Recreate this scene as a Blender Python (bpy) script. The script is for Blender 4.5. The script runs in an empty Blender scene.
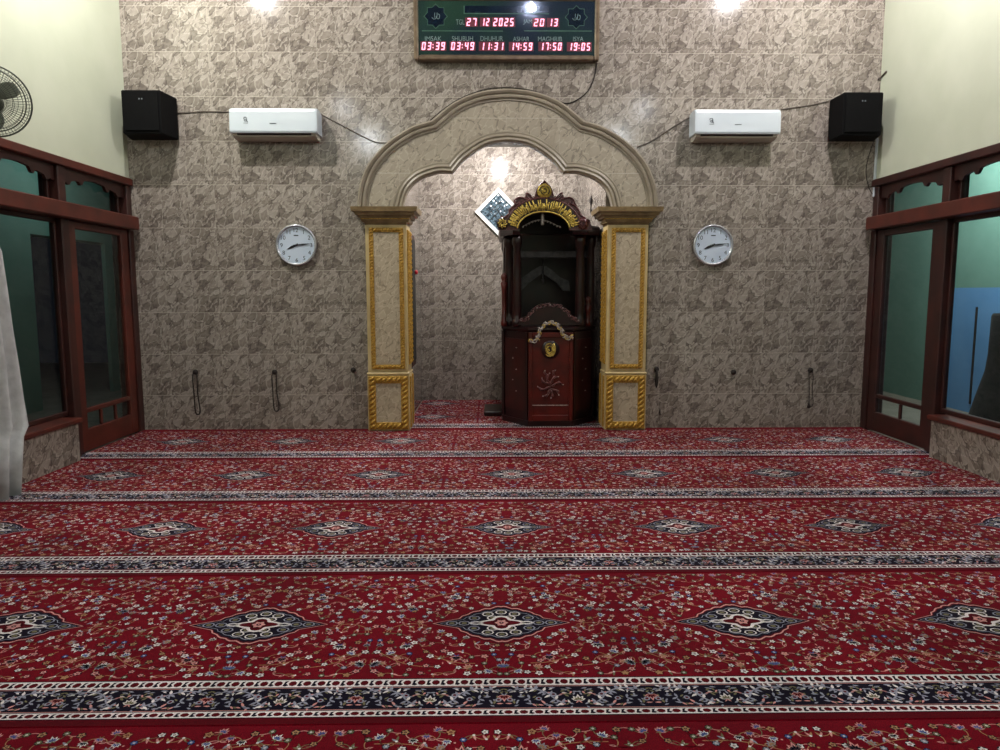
import bpy, math, random
from math import sin, cos, pi, sqrt, floor
from mathutils import Vector, Matrix

S = bpy.context.scene
COL = S.collection
random.seed(7)

# ------------------------------------------------------------------ camera
F = 718.0
CAM = Vector((-.16, -6.96, 1.337))
PIT, YAW, ROL = .114, .0145, -.001
fw = Vector((sin(YAW)*cos(PIT), cos(YAW)*cos(PIT), -sin(PIT)))
r0 = Vector((cos(YAW), -sin(YAW), 0)); u0 = r0.cross(fw)
rt = r0*cos(ROL) + u0*sin(ROL); up = -r0*sin(ROL) + u0*cos(ROL)
cd = bpy.data.cameras.new('camera'); cam = bpy.data.objects.new('camera', cd); COL.objects.link(cam)
cd.sensor_fit = 'HORIZONTAL'; cd.sensor_width = 36; cd.lens = F*36/1000; cd.clip_start = .02
m = Matrix((rt, up, -fw)).transposed().to_4x4(); m.translation = CAM
cam.matrix_world = m
S.camera = cam

def ray(x, y): return fw + rt*((x-500)/F) - up*((y-375)/F)
def at(x, y, Y):            # a measured spot of the place on the vertical plane at depth Y
    d = ray(x, y); t = (Y-CAM.y)/d.y; p = CAM + d*t; return (p.x, p.z)
def atX(x, y, X):
    d = ray(x, y); t = (X-CAM.x)/d.x; p = CAM + d*t; return (p.y, p.z)

# ------------------------------------------------------------------ materials
def srgb(r, g, b):
    f = lambda c: (c/255/12.92) if c/255 <= .04045 else ((c/255+.055)/1.055)**2.4
    return (f(r), f(g), f(b), 1)

class NT:
    def __init__(s, name):
        s.m = bpy.data.materials.new(name); s.m.use_nodes = True
        s.t = s.m.node_tree; s.b = s.t.nodes['Principled BSDF']; s.out = s.t.nodes['Material Output']
    def n(s, typ, **kw):
        n = s.t.nodes.new(typ)
        for k, v in kw.items():
            if k.startswith('i_'): n.inputs[k[2:].replace('_', ' ')].default_value = v
            else: setattr(n, k, v)
        return n
    def l(s, a, b): s.t.links.new(a, b)
    def math(s, op, a, b=None, c=None):
        n = s.t.nodes.new('ShaderNodeMath'); n.operation = op
        for i, v in enumerate((a, b, c)):
            if v is None: continue
            if isinstance(v, (int, float)): n.inputs[i].default_value = v
            else: s.l(v, n.inputs[i])
        return n.outputs[0]
    def mix(s, fac, a, b):
        n = s.t.nodes.new('ShaderNodeMix'); n.data_type = 'RGBA'
        for i, v in ((0, fac), (6, a), (7, b)):
            if isinstance(v, (int, float, tuple)): n.inputs[i].default_value = v
            else: s.l(v, n.inputs[i])
        return n.outputs[2]
    def ramp(s, fac, stops):
        n = s.t.nodes.new('ShaderNodeValToRGB'); s.l(fac, n.inputs[0])
        e = n.color_ramp.elements
        while len(e) < len(stops): e.new(.5)
        for q, (p, c) in zip(e, stops): q.position = p; q.color = c
        return n.outputs[0]

def noisy(name, c1, c2, scale=8, rough=.5, metal=0, bump=.1, bscale=None, detail=3, dist=.002, **pr):
    k = NT(name)
    tc = k.n('ShaderNodeTexCoord'); no = k.n('ShaderNodeTexNoise'); no.inputs['Scale'].default_value = scale
    no.inputs['Detail'].default_value = detail
    k.l(tc.outputs['Object'], no.inputs['Vector'])
    col = k.ramp(no.outputs['Fac'], [(.35, c1), (.65, c2)]); k.l(col, k.b.inputs['Base Color'])
    k.b.inputs['Roughness'].default_value = rough; k.b.inputs['Metallic'].default_value = metal
    if bump:
        n2 = k.n('ShaderNodeTexNoise'); n2.inputs['Scale'].default_value = bscale or scale*4; k.l(tc.outputs['Object'], n2.inputs['Vector'])
        bp = k.n('ShaderNodeBump'); bp.inputs['Strength'].default_value = bump; bp.inputs['Distance'].default_value = dist
        k.l(n2.outputs['Fac'], bp.inputs['Height']); k.l(bp.outputs[0], k.b.inputs['Normal'])
    for a, v in pr.items(): k.b.inputs[a.replace('_', ' ')].default_value = v
    return k.m

def tile_mat(name, axis='X', cols=None, u0=0.0, v0=-.05, tw=.25, th=.4, grout=True, rough=.12, gs=1.0, contrast=1.0, off=0):
    k = NT(name)
    cols = cols or [(.0, srgb(108, 99, 92)), (.35, srgb(136, 127, 118)), (.62, srgb(152, 143, 134)), (1, srgb(172, 164, 155))]
    tc = k.n('ShaderNodeTexCoord'); sp = k.n('ShaderNodeSeparateXYZ'); k.l(tc.outputs['Object'], sp.inputs[0])
    U = sp.outputs[0] if axis == 'X' else sp.outputs[1]; V = sp.outputs[2]
    tu = k.math('DIVIDE', k.math('SUBTRACT', U, u0), tw); tv = k.math('DIVIDE', k.math('SUBTRACT', V, v0), th)
    iu = k.math('FLOOR', tu); iv = k.math('FLOOR', tv)
    fu = k.math('FRACT', tu); fv = k.math('FRACT', tv)
    cid = k.n('ShaderNodeCombineXYZ'); k.l(iu, cid.inputs[0]); k.l(iv, cid.inputs[1])
    wn = k.n('ShaderNodeTexWhiteNoise', noise_dimensions='2D'); k.l(cid.outputs[0], wn.inputs['Vector'])
    q = k.math('FLOOR', k.math('MULTIPLY', wn.outputs['Value'], 5.0))       # five prints of the tile
    vec = k.n('ShaderNodeCombineXYZ')
    k.l(k.math('MULTIPLY', fu, tw), vec.inputs[0]); k.l(k.math('MULTIPLY', fv, th), vec.inputs[1])
    k.l(k.math('ADD', k.math('MULTIPLY', q, 3.7), 1.3+off), vec.inputs[2])
    # warp
    nz = k.n('ShaderNodeTexNoise'); nz.inputs['Scale'].default_value = 6*gs; nz.inputs['Detail'].default_value = 2
    k.l(vec.outputs[0], nz.inputs['Vector'])
    vs = k.n('ShaderNodeVectorMath', operation='SUBTRACT'); k.l(nz.outputs['Color'], vs.inputs[0]); vs.inputs[1].default_value = (.5, .5, .5)
    vm = k.n('ShaderNodeVectorMath', operation='SCALE'); k.l(vs.outputs[0], vm.inputs[0]); vm.inputs['Scale'].default_value = .10/gs
    va = k.n('ShaderNodeVectorMath', operation='ADD'); k.l(vec.outputs[0], va.inputs[0]); k.l(vm.outputs[0], va.inputs[1])
    ro = k.n('ShaderNodeVectorRotate', rotation_type='Z_AXIS'); ro.inputs['Angle'].default_value = .7; k.l(va.outputs[0], ro.inputs['Vector'])
    va = k.n('ShaderNodeVectorMath', operation='MULTIPLY'); k.l(ro.outputs[0], va.inputs[0]); va.inputs[1].default_value = (1.35, .72, 1)
    vo = k.n('ShaderNodeTexVoronoi', feature='F1'); vo.inputs['Scale'].default_value = 14*gs; k.l(va.outputs[0], vo.inputs['Vector'])
    sc = k.n('ShaderNodeSeparateColor'); k.l(vo.outputs['Color'], sc.inputs[0])
    # gradient inside each shard
    g = k.math('MULTIPLY', vo.outputs['Distance'], 1.0)
    val = k.math('ADD', k.math('MULTIPLY', sc.outputs[0], .62), k.math('MULTIPLY', k.math('SUBTRACT', .5, g), .22)); val = k.math('ADD', val, .06)
    n3 = k.n('ShaderNodeTexNoise'); n3.inputs['Scale'].default_value = 34*gs; n3.inputs['Detail'].default_value = 4; k.l(va.outputs[0], n3.inputs['Vector'])
    val = k.math('ADD', val, k.math('MULTIPLY', k.math('SUBTRACT', n3.outputs['Fac'], .5), .9))
    if contrast != 1: val = k.math('ADD', k.math('MULTIPLY', k.math('SUBTRACT', val, .5), contrast), .5)
    col = k.ramp(val, cols)
    ve = k.n('ShaderNodeTexVoronoi', feature='DISTANCE_TO_EDGE'); ve.inputs['Scale'].default_value = 14*gs; k.l(va.outputs[0], ve.inputs['Vector'])
    light = k.math('MULTIPLY', k.math('LESS_THAN', ve.outputs['Distance'], .055), k.math('GREATER_THAN', n3.outputs['Fac'], .47))
    lc = cols[-1][1]; lc2 = tuple(min(1, x*1.25) for x in lc[:3])+(1,)
    col = k.mix(k.math('MULTIPLY', light, .42), col, lc2)
    # dark creases on another lattice
    v2 = k.n('ShaderNodeTexVoronoi', feature='DISTANCE_TO_EDGE'); v2.inputs['Scale'].default_value = 8.5*gs
    ad = k.n('ShaderNodeVectorMath', operation='ADD'); k.l(va.outputs[0], ad.inputs[0]); ad.inputs[1].default_value = (4.1, 2.3, 7.7)
    k.l(ad.outputs[0], v2.inputs['Vector'])
    dk = k.math('MULTIPLY', k.math('LESS_THAN', v2.outputs['Distance'], .035), k.math('LESS_THAN', n3.outputs['Fac'], .5))
    dc = tuple(x*.55 for x in cols[0][1][:3])+(1,)
    col = k.mix(k.math('MULTIPLY', dk, .55), col, dc)
    if grout:
        e = .0022
        gu = k.math('LESS_THAN', k.math('MINIMUM', fu, k.math('SUBTRACT', 1.0, fu)), e/tw*1.0)
        gv = k.math('LESS_THAN', k.math('MINIMUM', fv, k.math('SUBTRACT', 1.0, fv)), e*1.4/th)
        gg = k.math('MAXIMUM', k.math('MULTIPLY', gu, .55), gv)
        col = k.mix(k.math('MULTIPLY', gg, .42), col, srgb(205, 197, 184))
    k.l(col, k.b.inputs['Base Color'])
    k.b.inputs['Roughness'].default_value = rough; k.b.inputs['Specular IOR Level'].default_value = .35
    nb = k.n('ShaderNodeTexNoise'); nb.inputs['Scale'].default_value = 40; k.l(tc.outputs['Object'], nb.inputs['Vector'])
    bp = k.n('ShaderNodeBump'); bp.inputs['Strength'].default_value = .10; bp.inputs['Distance'].default_value = .001
    k.l(nb.outputs['Fac'], bp.inputs['Height']); k.l(bp.outputs[0], k.b.inputs['Normal'])
    return k.m

def emis(name, col, st):
    k = NT(name); k.b.inputs['Base Color'].default_value = (.02, .02, .02, 1)
    k.b.inputs['Emission Color'].default_value = col; k.b.inputs['Emission Strength'].default_value = st
    return k.m

def glass_mat(name, tint=(.9, .95, .95, 1), f=.10):
    k = NT(name); k.t.nodes.remove(k.b)
    tr = k.n('ShaderNodeBsdfTransparent'); tr.inputs[0].default_value = tint
    gl = k.n('ShaderNodeBsdfGlossy'); gl.inputs['Roughness'].default_value = .03
    fr = k.n('ShaderNodeLayerWeight'); fac = k.math('ADD', k.math('MULTIPLY', k.math('POWER', fr.outputs['Facing'], 4.0), .5), .02)
    mx = k.n('ShaderNodeMixShader'); k.l(fac, mx.inputs[0]); k.l(tr.outputs[0], mx.inputs[1]); k.l(gl.outputs[0], mx.inputs[2])
    k.l(mx.outputs[0], k.out.inputs[0])
    return k.m

def wool(name, c, v=.35):
    k = NT(name)
    tc = k.n('ShaderNodeTexCoord'); no = k.n('ShaderNodeTexNoise'); no.inputs['Scale'].default_value = 260; no.inputs['Detail'].default_value = 1
    k.l(tc.outputs['Object'], no.inputs['Vector'])
    n2 = k.n('ShaderNodeTexNoise'); n2.inputs['Scale'].default_value = 2.2; n2.inputs['Detail'].default_value = 3; k.l(tc.outputs['Object'], n2.inputs['Vector'])
    dark = tuple(x*(1-v) for x in c[:3])+(1,); lite = tuple(min(1, x*(1+v)) for x in c[:3])+(1,)
    a = k.ramp(no.outputs['Fac'], [(.3, dark), (.7, lite)])
    b = k.ramp(n2.outputs['Fac'], [(.35, (.78, .78, .78, 1)), (.65, (1.15, 1.1, 1.12, 1))])
    mu = k.t.nodes.new('ShaderNodeMix'); mu.data_type = 'RGBA'; mu.blend_type = 'MULTIPLY'; mu.inputs[0].default_value = 1
    k.l(a, mu.inputs[6]); k.l(b, mu.inputs[7]); k.l(mu.outputs[2], k.b.inputs['Base Color'])
    k.b.inputs['Roughness'].default_value = .95
    k.b.inputs['Specular IOR Level'].default_value = .06
    k.b.inputs['Sheen Weight'].default_value = .04; k.b.inputs['Sheen Roughness'].default_value = .5
    k.b.inputs['Sheen Tint'].default_value = (1, .62, .8, 1)
    return k.m

M = {}
M['tile'] = tile_mat('wall_tile')
M['tile_side'] = tile_mat('side_wall_tile', axis='Y')
M['tile_niche'] = tile_mat('niche_tile', off=.0)
M['arch_face'] = tile_mat('arch_stone', cols=[(0, srgb(132, 122, 108)), (.4, srgb(156, 146, 130)), (1, srgb(170, 160, 143))], tw=.5, th=.5, gs=.9, contrast=.5, rough=.35)
M['moulding'] = noisy('stone_moulding', srgb(132, 122, 107), srgb(150, 140, 124), 6, .4)
M['marble'] = tile_mat('cream_marble', cols=[(0, srgb(146, 132, 110)), (.4, srgb(172, 158, 136)), (1, srgb(188, 174, 152))], grout=False, gs=1.1, contrast=.55, rough=.3, tw=5, th=5, u0=-20, v0=-1)
M['cream'] = noisy('cream_paint', srgb(184, 162, 116), srgb(204, 182, 134), 6, .35)
M['gold'] = noisy('gold_paint', srgb(158, 118, 40), srgb(206, 164, 72), 60, .42, metal=.25, bump=.3)
M['capital'] = noisy('capital_paint', srgb(118, 98, 68), srgb(146, 124, 88), 12, .4)
M['plaster'] = noisy('pale_green_plaster', srgb(192, 198, 176), srgb(200, 205, 184), 2, .75, bump=.2, bscale=30)
M['wood'] = noisy('red_brown_wood', srgb(70, 28, 20), srgb(92, 37, 26), 5, .42, bump=.1)
M['wood_dark'] = noisy('dark_brown_wood', srgb(46, 20, 17), srgb(62, 27, 22), 5, .45, bump=.1)
M['pul'] = noisy('mahogany', srgb(60, 13, 9), srgb(86, 21, 14), 7, .28, bump=.08)
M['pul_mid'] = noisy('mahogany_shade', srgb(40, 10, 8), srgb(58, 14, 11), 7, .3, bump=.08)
M['pul_dark'] = noisy('dark_mahogany', srgb(22, 8, 9), srgb(38, 12, 12), 7, .3, bump=.1)
M['pul_red'] = noisy('carved_maroon_lit', srgb(66, 30, 32), srgb(112, 66, 66), 40, .3, bump=.4)  # pinkish tone carries the highlights of the lit carving
M['pul_gold'] = noisy('carving_gold', srgb(168, 138, 48), srgb(224, 198, 100), 60, .35, metal=.4, bump=.3)
M['silver'] = noisy('worn_silver', srgb(150, 140, 135), srgb(200, 190, 185), 60, .35, metal=.3, bump=.2)
M['grey'] = noisy('grey_carving', srgb(58, 54, 58), srgb(80, 76, 78), 30, .5)
M['black'] = noisy('speaker_black', srgb(3, 3, 4), srgb(7, 7, 9), 60, .8, bump=.2, bscale=300, Specular_IOR_Level=.15)
M['cord'] = noisy('dark_cord', srgb(22, 15, 12), srgb(38, 26, 20), 90, .7)
M['cord_grey'] = noisy('grey_cord', srgb(84, 78, 74), srgb(104, 98, 92), 90, .7)
M['cable'] = noisy('wall_cable', srgb(70, 60, 54), srgb(92, 80, 72), 40, .6)
M['white'] = noisy('white_plastic', srgb(196, 206, 214), srgb(204, 213, 220), 3, .3, bump=0)
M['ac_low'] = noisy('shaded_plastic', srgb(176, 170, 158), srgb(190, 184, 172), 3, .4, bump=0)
M['slot'] = noisy('vent_dark', srgb(28, 26, 24), srgb(40, 36, 32), 30, .6, bump=0)
M['chrome'] = noisy('silver_rim', srgb(178, 180, 186), srgb(205, 206, 210), 6, .25, metal=.6, bump=0)
M['dial'] = noisy('clock_dial', srgb(190, 204, 222), srgb(198, 210, 226), 3, .4, bump=0)
M['ink'] = noisy('ink', srgb(18, 20, 26), srgb(26, 28, 36), 30, .5, bump=0)
M['ink_grey'] = noisy('grey_ink', srgb(90, 96, 104), srgb(110, 116, 122), 30, .5, bump=0)
M['frame_gold'] = noisy('bronze_frame', srgb(96, 80, 64), srgb(120, 102, 82), 14, .35, metal=.4)
M['panel'] = noisy('printed_panel', srgb(34, 42, 58), srgb(44, 66, 54), 1.9, .12, bump=0, detail=1)
M['panel_navy'] = noisy('navy_print', srgb(10, 22, 38), srgb(16, 30, 50), 8, .15, bump=0)
M['print_grey'] = noisy('grey_print', srgb(128, 140, 136), srgb(150, 160, 156), 30, .4, bump=0)
M['print_green'] = noisy('green_print', srgb(66, 92, 76), srgb(80, 108, 88), 30, .4, bump=0)
M['led'] = emis('led_digit', (1, .30, .42, 1), 3.6)
M['led_bg'] = emis('led_halo_window', (.5, .0, .045, 1), .32)  # red digit window; its emission stands in for the halo of the digits
M['glass'] = glass_mat('window_glass')
M['teal'] = noisy('teal_paint', srgb(100, 136, 124), srgb(108, 144, 132), 2, .7)
M['blue'] = noisy('blue_paint', srgb(92, 138, 186), srgb(100, 146, 194), 2, .6)
M['darkcloth'] = noisy('black_cloth', srgb(8, 8, 10), srgb(14, 14, 16), 20, .9)
M['curtain'] = noisy('white_curtain', srgb(186, 188, 190), srgb(206, 208, 210), 14, .9, bump=.4)
M['wire'] = noisy('fan_wire', srgb(66, 70, 62), srgb(86, 90, 80), 10, .4, metal=.3, bump=0)
M['blade'] = noisy('fan_blade', srgb(128, 134, 120), srgb(142, 148, 134), 6, .4, bump=0)
M['ceiling'] = noisy('ceiling_board', srgb(108, 106, 100), srgb(118, 116, 110), 2, .8)
M['floor'] = noisy('floor_base', srgb(120, 112, 102), srgb(140, 132, 120), 5, .5)
M['red_dot'] = noisy('red_plastic', srgb(190, 24, 44), srgb(210, 40, 60), 10, .3, bump=0)
M['white_frame'] = noisy('white_trim', srgb(214, 218, 214), srgb(228, 230, 226), 5, .4)
k = NT('patterned_glass'); tc = k.n('ShaderNodeTexCoord')
vo = k.n('ShaderNodeTexVoronoi'); vo.inputs['Scale'].default_value = 26; k.l(tc.outputs['Object'], vo.inputs['Vector'])
k.l(k.ramp(vo.outputs['Distance'], [(.1, srgb(26, 38, 46)), (.5, srgb(88, 108, 120)), (.8, srgb(34, 46, 56))]), k.b.inputs['Base Color'])
k.b.inputs['Roughness'].default_value = .12; bp = k.n('ShaderNodeBump'); bp.inputs['Strength'].default_value = .8; bp.inputs['Distance'].default_value = .01
k.l(vo.outputs['Distance'], bp.inputs['Height']); k.l(bp.outputs[0], k.b.inputs['Normal']); M['pattern_glass'] = k.m
WOOL = {
 'red': wool('wool_red', srgb(103, 2, 20)), 'edge': wool('wool_dark_red', srgb(78, 2, 13)), 'navy': wool('wool_navy', srgb(10, 10, 26)),
 'cream': wool('wool_cream', srgb(216, 210, 210), .2), 'pink': wool('wool_pink', srgb(202, 142, 138), .2), 'olive': wool('wool_olive', srgb(108, 104, 78), .2),
 'blue': wool('wool_blue', srgb(70, 84, 138), .2), 'gold': wool('wool_gold', srgb(158, 120, 88), .2), 'grey': wool('wool_grey', srgb(138, 140, 156), .2)}

# ------------------------------------------------------------------ mesh builder
class MB:
    def __init__(s): s.v = []; s.f = []; s.mi = []; s.sm = []; s.mats = []
    def slot(s, m):
        if m not in s.mats: s.mats.append(m)
        return s.mats.index(m)
    def add(s, vs, fs, m, smooth=False):
        o = len(s.v); k = s.slot(m); s.v += [tuple(p) for p in vs]
        for f in fs: s.f.append(tuple(i+o for i in f)); s.mi.append(k); s.sm.append(smooth)
    def box(s, x0, x1, y0, y1, z0, z1, m):
        x0, x1 = sorted((x0, x1)); y0, y1 = sorted((y0, y1)); z0, z1 = sorted((z0, z1))
        v = [(x, y, z) for x in (x0, x1) for y in (y0, y1) for z in (z0, z1)]
        s.add(v, [(0, 1, 3, 2), (4, 6, 7, 5), (0, 4, 5, 1), (2, 3, 7, 6), (0, 2, 6, 4), (1, 5, 7, 3)], m); return s
    def bbox(s, x0, x1, y0, y1, z0, z1, m, c=.006):   # box with chamfered vertical & front edges
        x0, x1 = sorted((x0, x1)); y0, y1 = sorted((y0, y1)); z0, z1 = sorted((z0, z1))
        c = min(c, (x1-x0)*.3, (y1-y0)*.3, (z1-z0)*.3)
        rings = []
        for z, d in ((z0, c), (z0+c, 0), (z1-c, 0), (z1, c)):
            a, b, e, g = x0+d, x1-d, y0+d, y1-d
            rings.append([(a+c, e, z), (b-c, e, z), (b, e+c, z), (b, g-c, z), (b-c, g, z), (a+c, g, z), (a, g-c, z), (a, e+c, z)])
        s.loft(rings, m, caps=True); return s
    def loft(s, rings, m, caps=True, closed=True, smooth=False):
        n = len(rings[0]); v = [p for r in rings for p in r]; f = []
        for i in range(len(rings)-1):
            for j in range(n if closed else n-1):
                a = i*n+j; b = i*n+(j+1) % n; f.append((a, b, b+n, a+n))
        if caps and closed:
            f.append(tuple(range(n))[::-1]); f.append(tuple(range((len(rings)-1)*n, len(rings)*n)))
        s.add(v, f, m, smooth); return s
    def prism(s, pts, y0, y1, m):           # polygon in XZ extruded along Y
        n = len(pts)
        s.add([(x, y0, z) for x, z in pts]+[(x, y1, z) for x, z in pts],
              [tuple(range(n)), tuple(range(n, 2*n))[::-1]]+[(i, (i+1) % n+0, (i+1) % n+n, i+n)[::-1] for i in range(n)], m); return s
    def prismz(s, pts, z0, z1, m):
        n = len(pts)
        s.add([(x, y, z0) for x, y in pts]+[(x, y, z1) for x, y in pts],
              [tuple(range(n))[::-1], tuple(range(n, 2*n))]+[(i, (i+1) % n, (i+1) % n+n, i+n) for i in range(n)], m); return s
    def prismx(s, pts, x0, x1, m):          # polygon in YZ extruded along X
        n = len(pts)
        s.add([(x0, y, z) for y, z in pts]+[(x1, y, z) for y, z in pts],
              [tuple(range(n))[::-1], tuple(range(n, 2*n))]+[(i, (i+1) % n, (i+1) % n+n, i+n) for i in range(n)], m); return s
    def tube(s, path, r, m, n=6, closed=False, smooth=True, flat=1.0):
        P = [Vector(p) for p in path]; rings = []; N = len(P)
        ref = None
        for i, p in enumerate(P):
            a = P[i-1] if (i or closed) else P[i]; b = P[(i+1) % N] if (i < N-1 or closed) else P[i]
            t = (b-a).normalized() if (b-a).length > 1e-9 else Vector((0, 0, 1))
            if ref is None: ref = Vector((0, 1, 0)) if abs(t.y) < .9 else Vector((1, 0, 0))
            u = (ref-t*ref.dot(t)).normalized(); ref = u; w = t.cross(u)
            rr = r[i] if isinstance(r, (list, tuple)) else r
            rings.append([tuple(p+u*cos(2*pi*j/n)*rr*flat+w*sin(2*pi*j/n)*rr) for j in range(n)])
        if closed: rings.append(rings[0])
        s.loft(rings, m, caps=not closed, smooth=smooth); return s
    def rope(s, a, b, r, m, pitch=.06, lobes=2):
        a, b = Vector(a), Vector(b); L = (b-a).length; t = (b-a)/L
        ref = Vector((0, 1, 0)) if abs(t.y) < .9 else Vector((1, 0, 0))
        u = (ref-t*ref.dot(t)).normalized(); w = t.cross(u); n = 8; k = max(4, int(L/pitch*8)); rings = []
        for i in range(k+1):
            q = i/k; tw = 2*pi*q*L/pitch/lobes
            rings.append([tuple(a+t*L*q+(u*cos(th)+w*sin(th))*r*(.72+.34*cos(lobes*(th-tw)))) for th in [2*pi*j/n for j in range(n)]])
        s.loft(rings, m, smooth=True); return s
    def lathe(s, prof, c, m, n=20, axis='Z', smooth=True):
        rings = []
        for r, h in prof:
            R = []
            for j in range(n):
                a = 2*pi*j/n; p = (cos(a)*r, sin(a)*r)
                if axis == 'Z': R.append((c[0]+p[0], c[1]+p[1], c[2]+h))
                elif axis == 'Y': R.append((c[0]+p[0], c[1]+h, c[2]+p[1]))
                else: R.append((c[0]+h, c[1]+p[0], c[2]+p[1]))
            rings.append(R)
        s.loft(rings, m, smooth=smooth); return s
    def text(s, txt, x, z, Y, h, w, m, depth=.002):   # text facing -Y fitted to a box centred at x
        cu = bpy.data.curves.new('t', 'FONT'); cu.body = txt; o = bpy.data.objects.new('t', cu); COL.objects.link(o)
        bpy.context.view_layer.update()
        me = o.to_mesh()
        if me and len(me.vertices):
            xs = [v.co.x for v in me.vertices]; ys = [v.co.y for v in me.vertices]
            ax, bx, ay, by = min(xs), max(xs), min(ys), max(ys)
            sy = h/(by-ay); sx = (w/(bx-ax)) if w else sy
            vs = [(x+(v.co.x-(ax+bx)/2)*sx, Y, z+(v.co.y-ay)*sy-h/2) for v in me.vertices]
            s.add(vs, [tuple(p.vertices) for p in me.polygons], m)
        o.to_mesh_clear(); bpy.data.objects.remove(o); bpy.data.curves.remove(cu); return s
    def mesh(s, name):
        me = bpy.data.meshes.new(name); me.from_pydata(s.v, [], s.f)
        for m_ in s.mats: me.materials.append(m_)
        me.polygons.foreach_set('material_index', s.mi); me.polygons.foreach_set('use_smooth', s.sm)
        me.update(); return me
    def build(s, name, parent=None, fix=True):
        me = s.mesh(name)
        if fix:
            import bmesh
            b = bmesh.new(); b.from_mesh(me); bmesh.ops.recalc_face_normals(b, faces=b.faces); b.to_mesh(me); b.free()
        o = bpy.data.objects.new(name, me); COL.objects.link(o)
        if parent:
            o.parent = parent; bpy.context.view_layer.update() if False else None
            o.matrix_parent_inverse = Matrix.Translation(-Vector(parent.location)) if parent.type == 'EMPTY' else Matrix.Identity(4)
        return o

def thing(name, label, cat, loc=(0, 0, 0), group=None):
    o = bpy.data.objects.new(name, None); o.location = loc; o.empty_display_size = .05; COL.objects.link(o)
    o['label'] = label; o['category'] = cat
    if group: o['group'] = group
    return o
def tag(o, label, cat, group=None):
    o['label'] = label; o['category'] = cat
    if group: o['group'] = group
    return o
def struct(b, name, label=None):
    o = b.build(name); o['kind'] = 'structure'
    if label: o['label'] = label
    return o

def catmull(pts, n=6):
    out = []; P = pts
    for i in range(len(P)-1):
        p0 = P[max(i-1, 0)]; p1 = P[i]; p2 = P[i+1]; p3 = P[min(i+2, len(P)-1)]
        for k in range(n):
            t = k/n
            out.append(tuple(.5*((2*b)+(c-a)*t+(2*a-5*b+4*c-d)*t*t+(-a+3*b-3*c+d)*t**3) for a, b, c, d in zip(p0, p1, p2, p3)))
    out.append(tuple(P[-1])); return out

# ------------------------------------------------------------------ room shell
XL, XR, YB, ZC = -3.54, 3.52, -9.2, 5.7
CX = .017
half_out = [[(0, 3.195), (.25, 3.168), (.49, 3.075), (.70, 2.912)], [(.70, 2.912), (.80, 2.885), (.905, 2.848), (1.11, 2.72), (1.285, 2.535), (1.376, 2.325), (1.402, 2.13)]]
half_in = [[(0, 2.75), (.14, 2.735), (.262, 2.69), (.42, 2.58), (.523, 2.462)], [(.523, 2.462), (.62, 2.468), (.715, 2.452), (.853, 2.395), (.954, 2.285), (1.0, 2.13)]]
def full(half):
    R = catmull(half[0])[:-1]+catmull(half[1]); return [(CX-x, z) for x, z in R[::-1]]+[(CX+x, z) for x, z in R[1:]]
OUT, INN = full(half_out), full(half_in)
mid = [((a[0]), a[1]) for a in [(CX+(x-CX)*1.12, 2.13+(z-2.13)*1.12) for x, z in INN]]

b = MB()
poly = [(XL-.2, 0), (-1.337, 0), (-1.337, 2.13)]+INN+[(1.374, 2.13), (1.374, 0), (XR+.2, 0), (XR+.2, ZC), (XL-.2, ZC)]
b.prism(poly, 0, .1, M['tile']); struct(b, 'wall_back')
struct(MB().box(-9, 9, YB, 7, -.12, 0, M['floor']), 'floor')
struct(MB().box(XL-.2, XR+.2, YB, .1, ZC, ZC+.1, M['ceiling']), 'ceiling')  # out of view; raised and darkened to weaken bounced light
struct(MB().box(XL-.2, XR+.2, YB-.1, YB, 0, ZC, M['plaster']), 'wall_front')

# niche behind the arch
NL, NR, NB, NZ = -1.0, .965, 1.91, 3.075
struct(MB().box(NL-.1, NR+.1, NB, NB+.1, 0, NZ, M['tile_niche']), 'wall_niche_back')
struct(MB().box(NL-.1, NL, .1, NB, 0, NZ, M['tile_side']), 'wall_niche_left')
struct(MB().box(NR, NR+.1, .1, NB, 0, NZ, M['tile_side']), 'wall_niche_right')
struct(MB().box(NL-.1, NR+.1, .1, NB+.1, NZ, NZ+.1, M['ceiling']), 'ceiling_niche')

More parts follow.
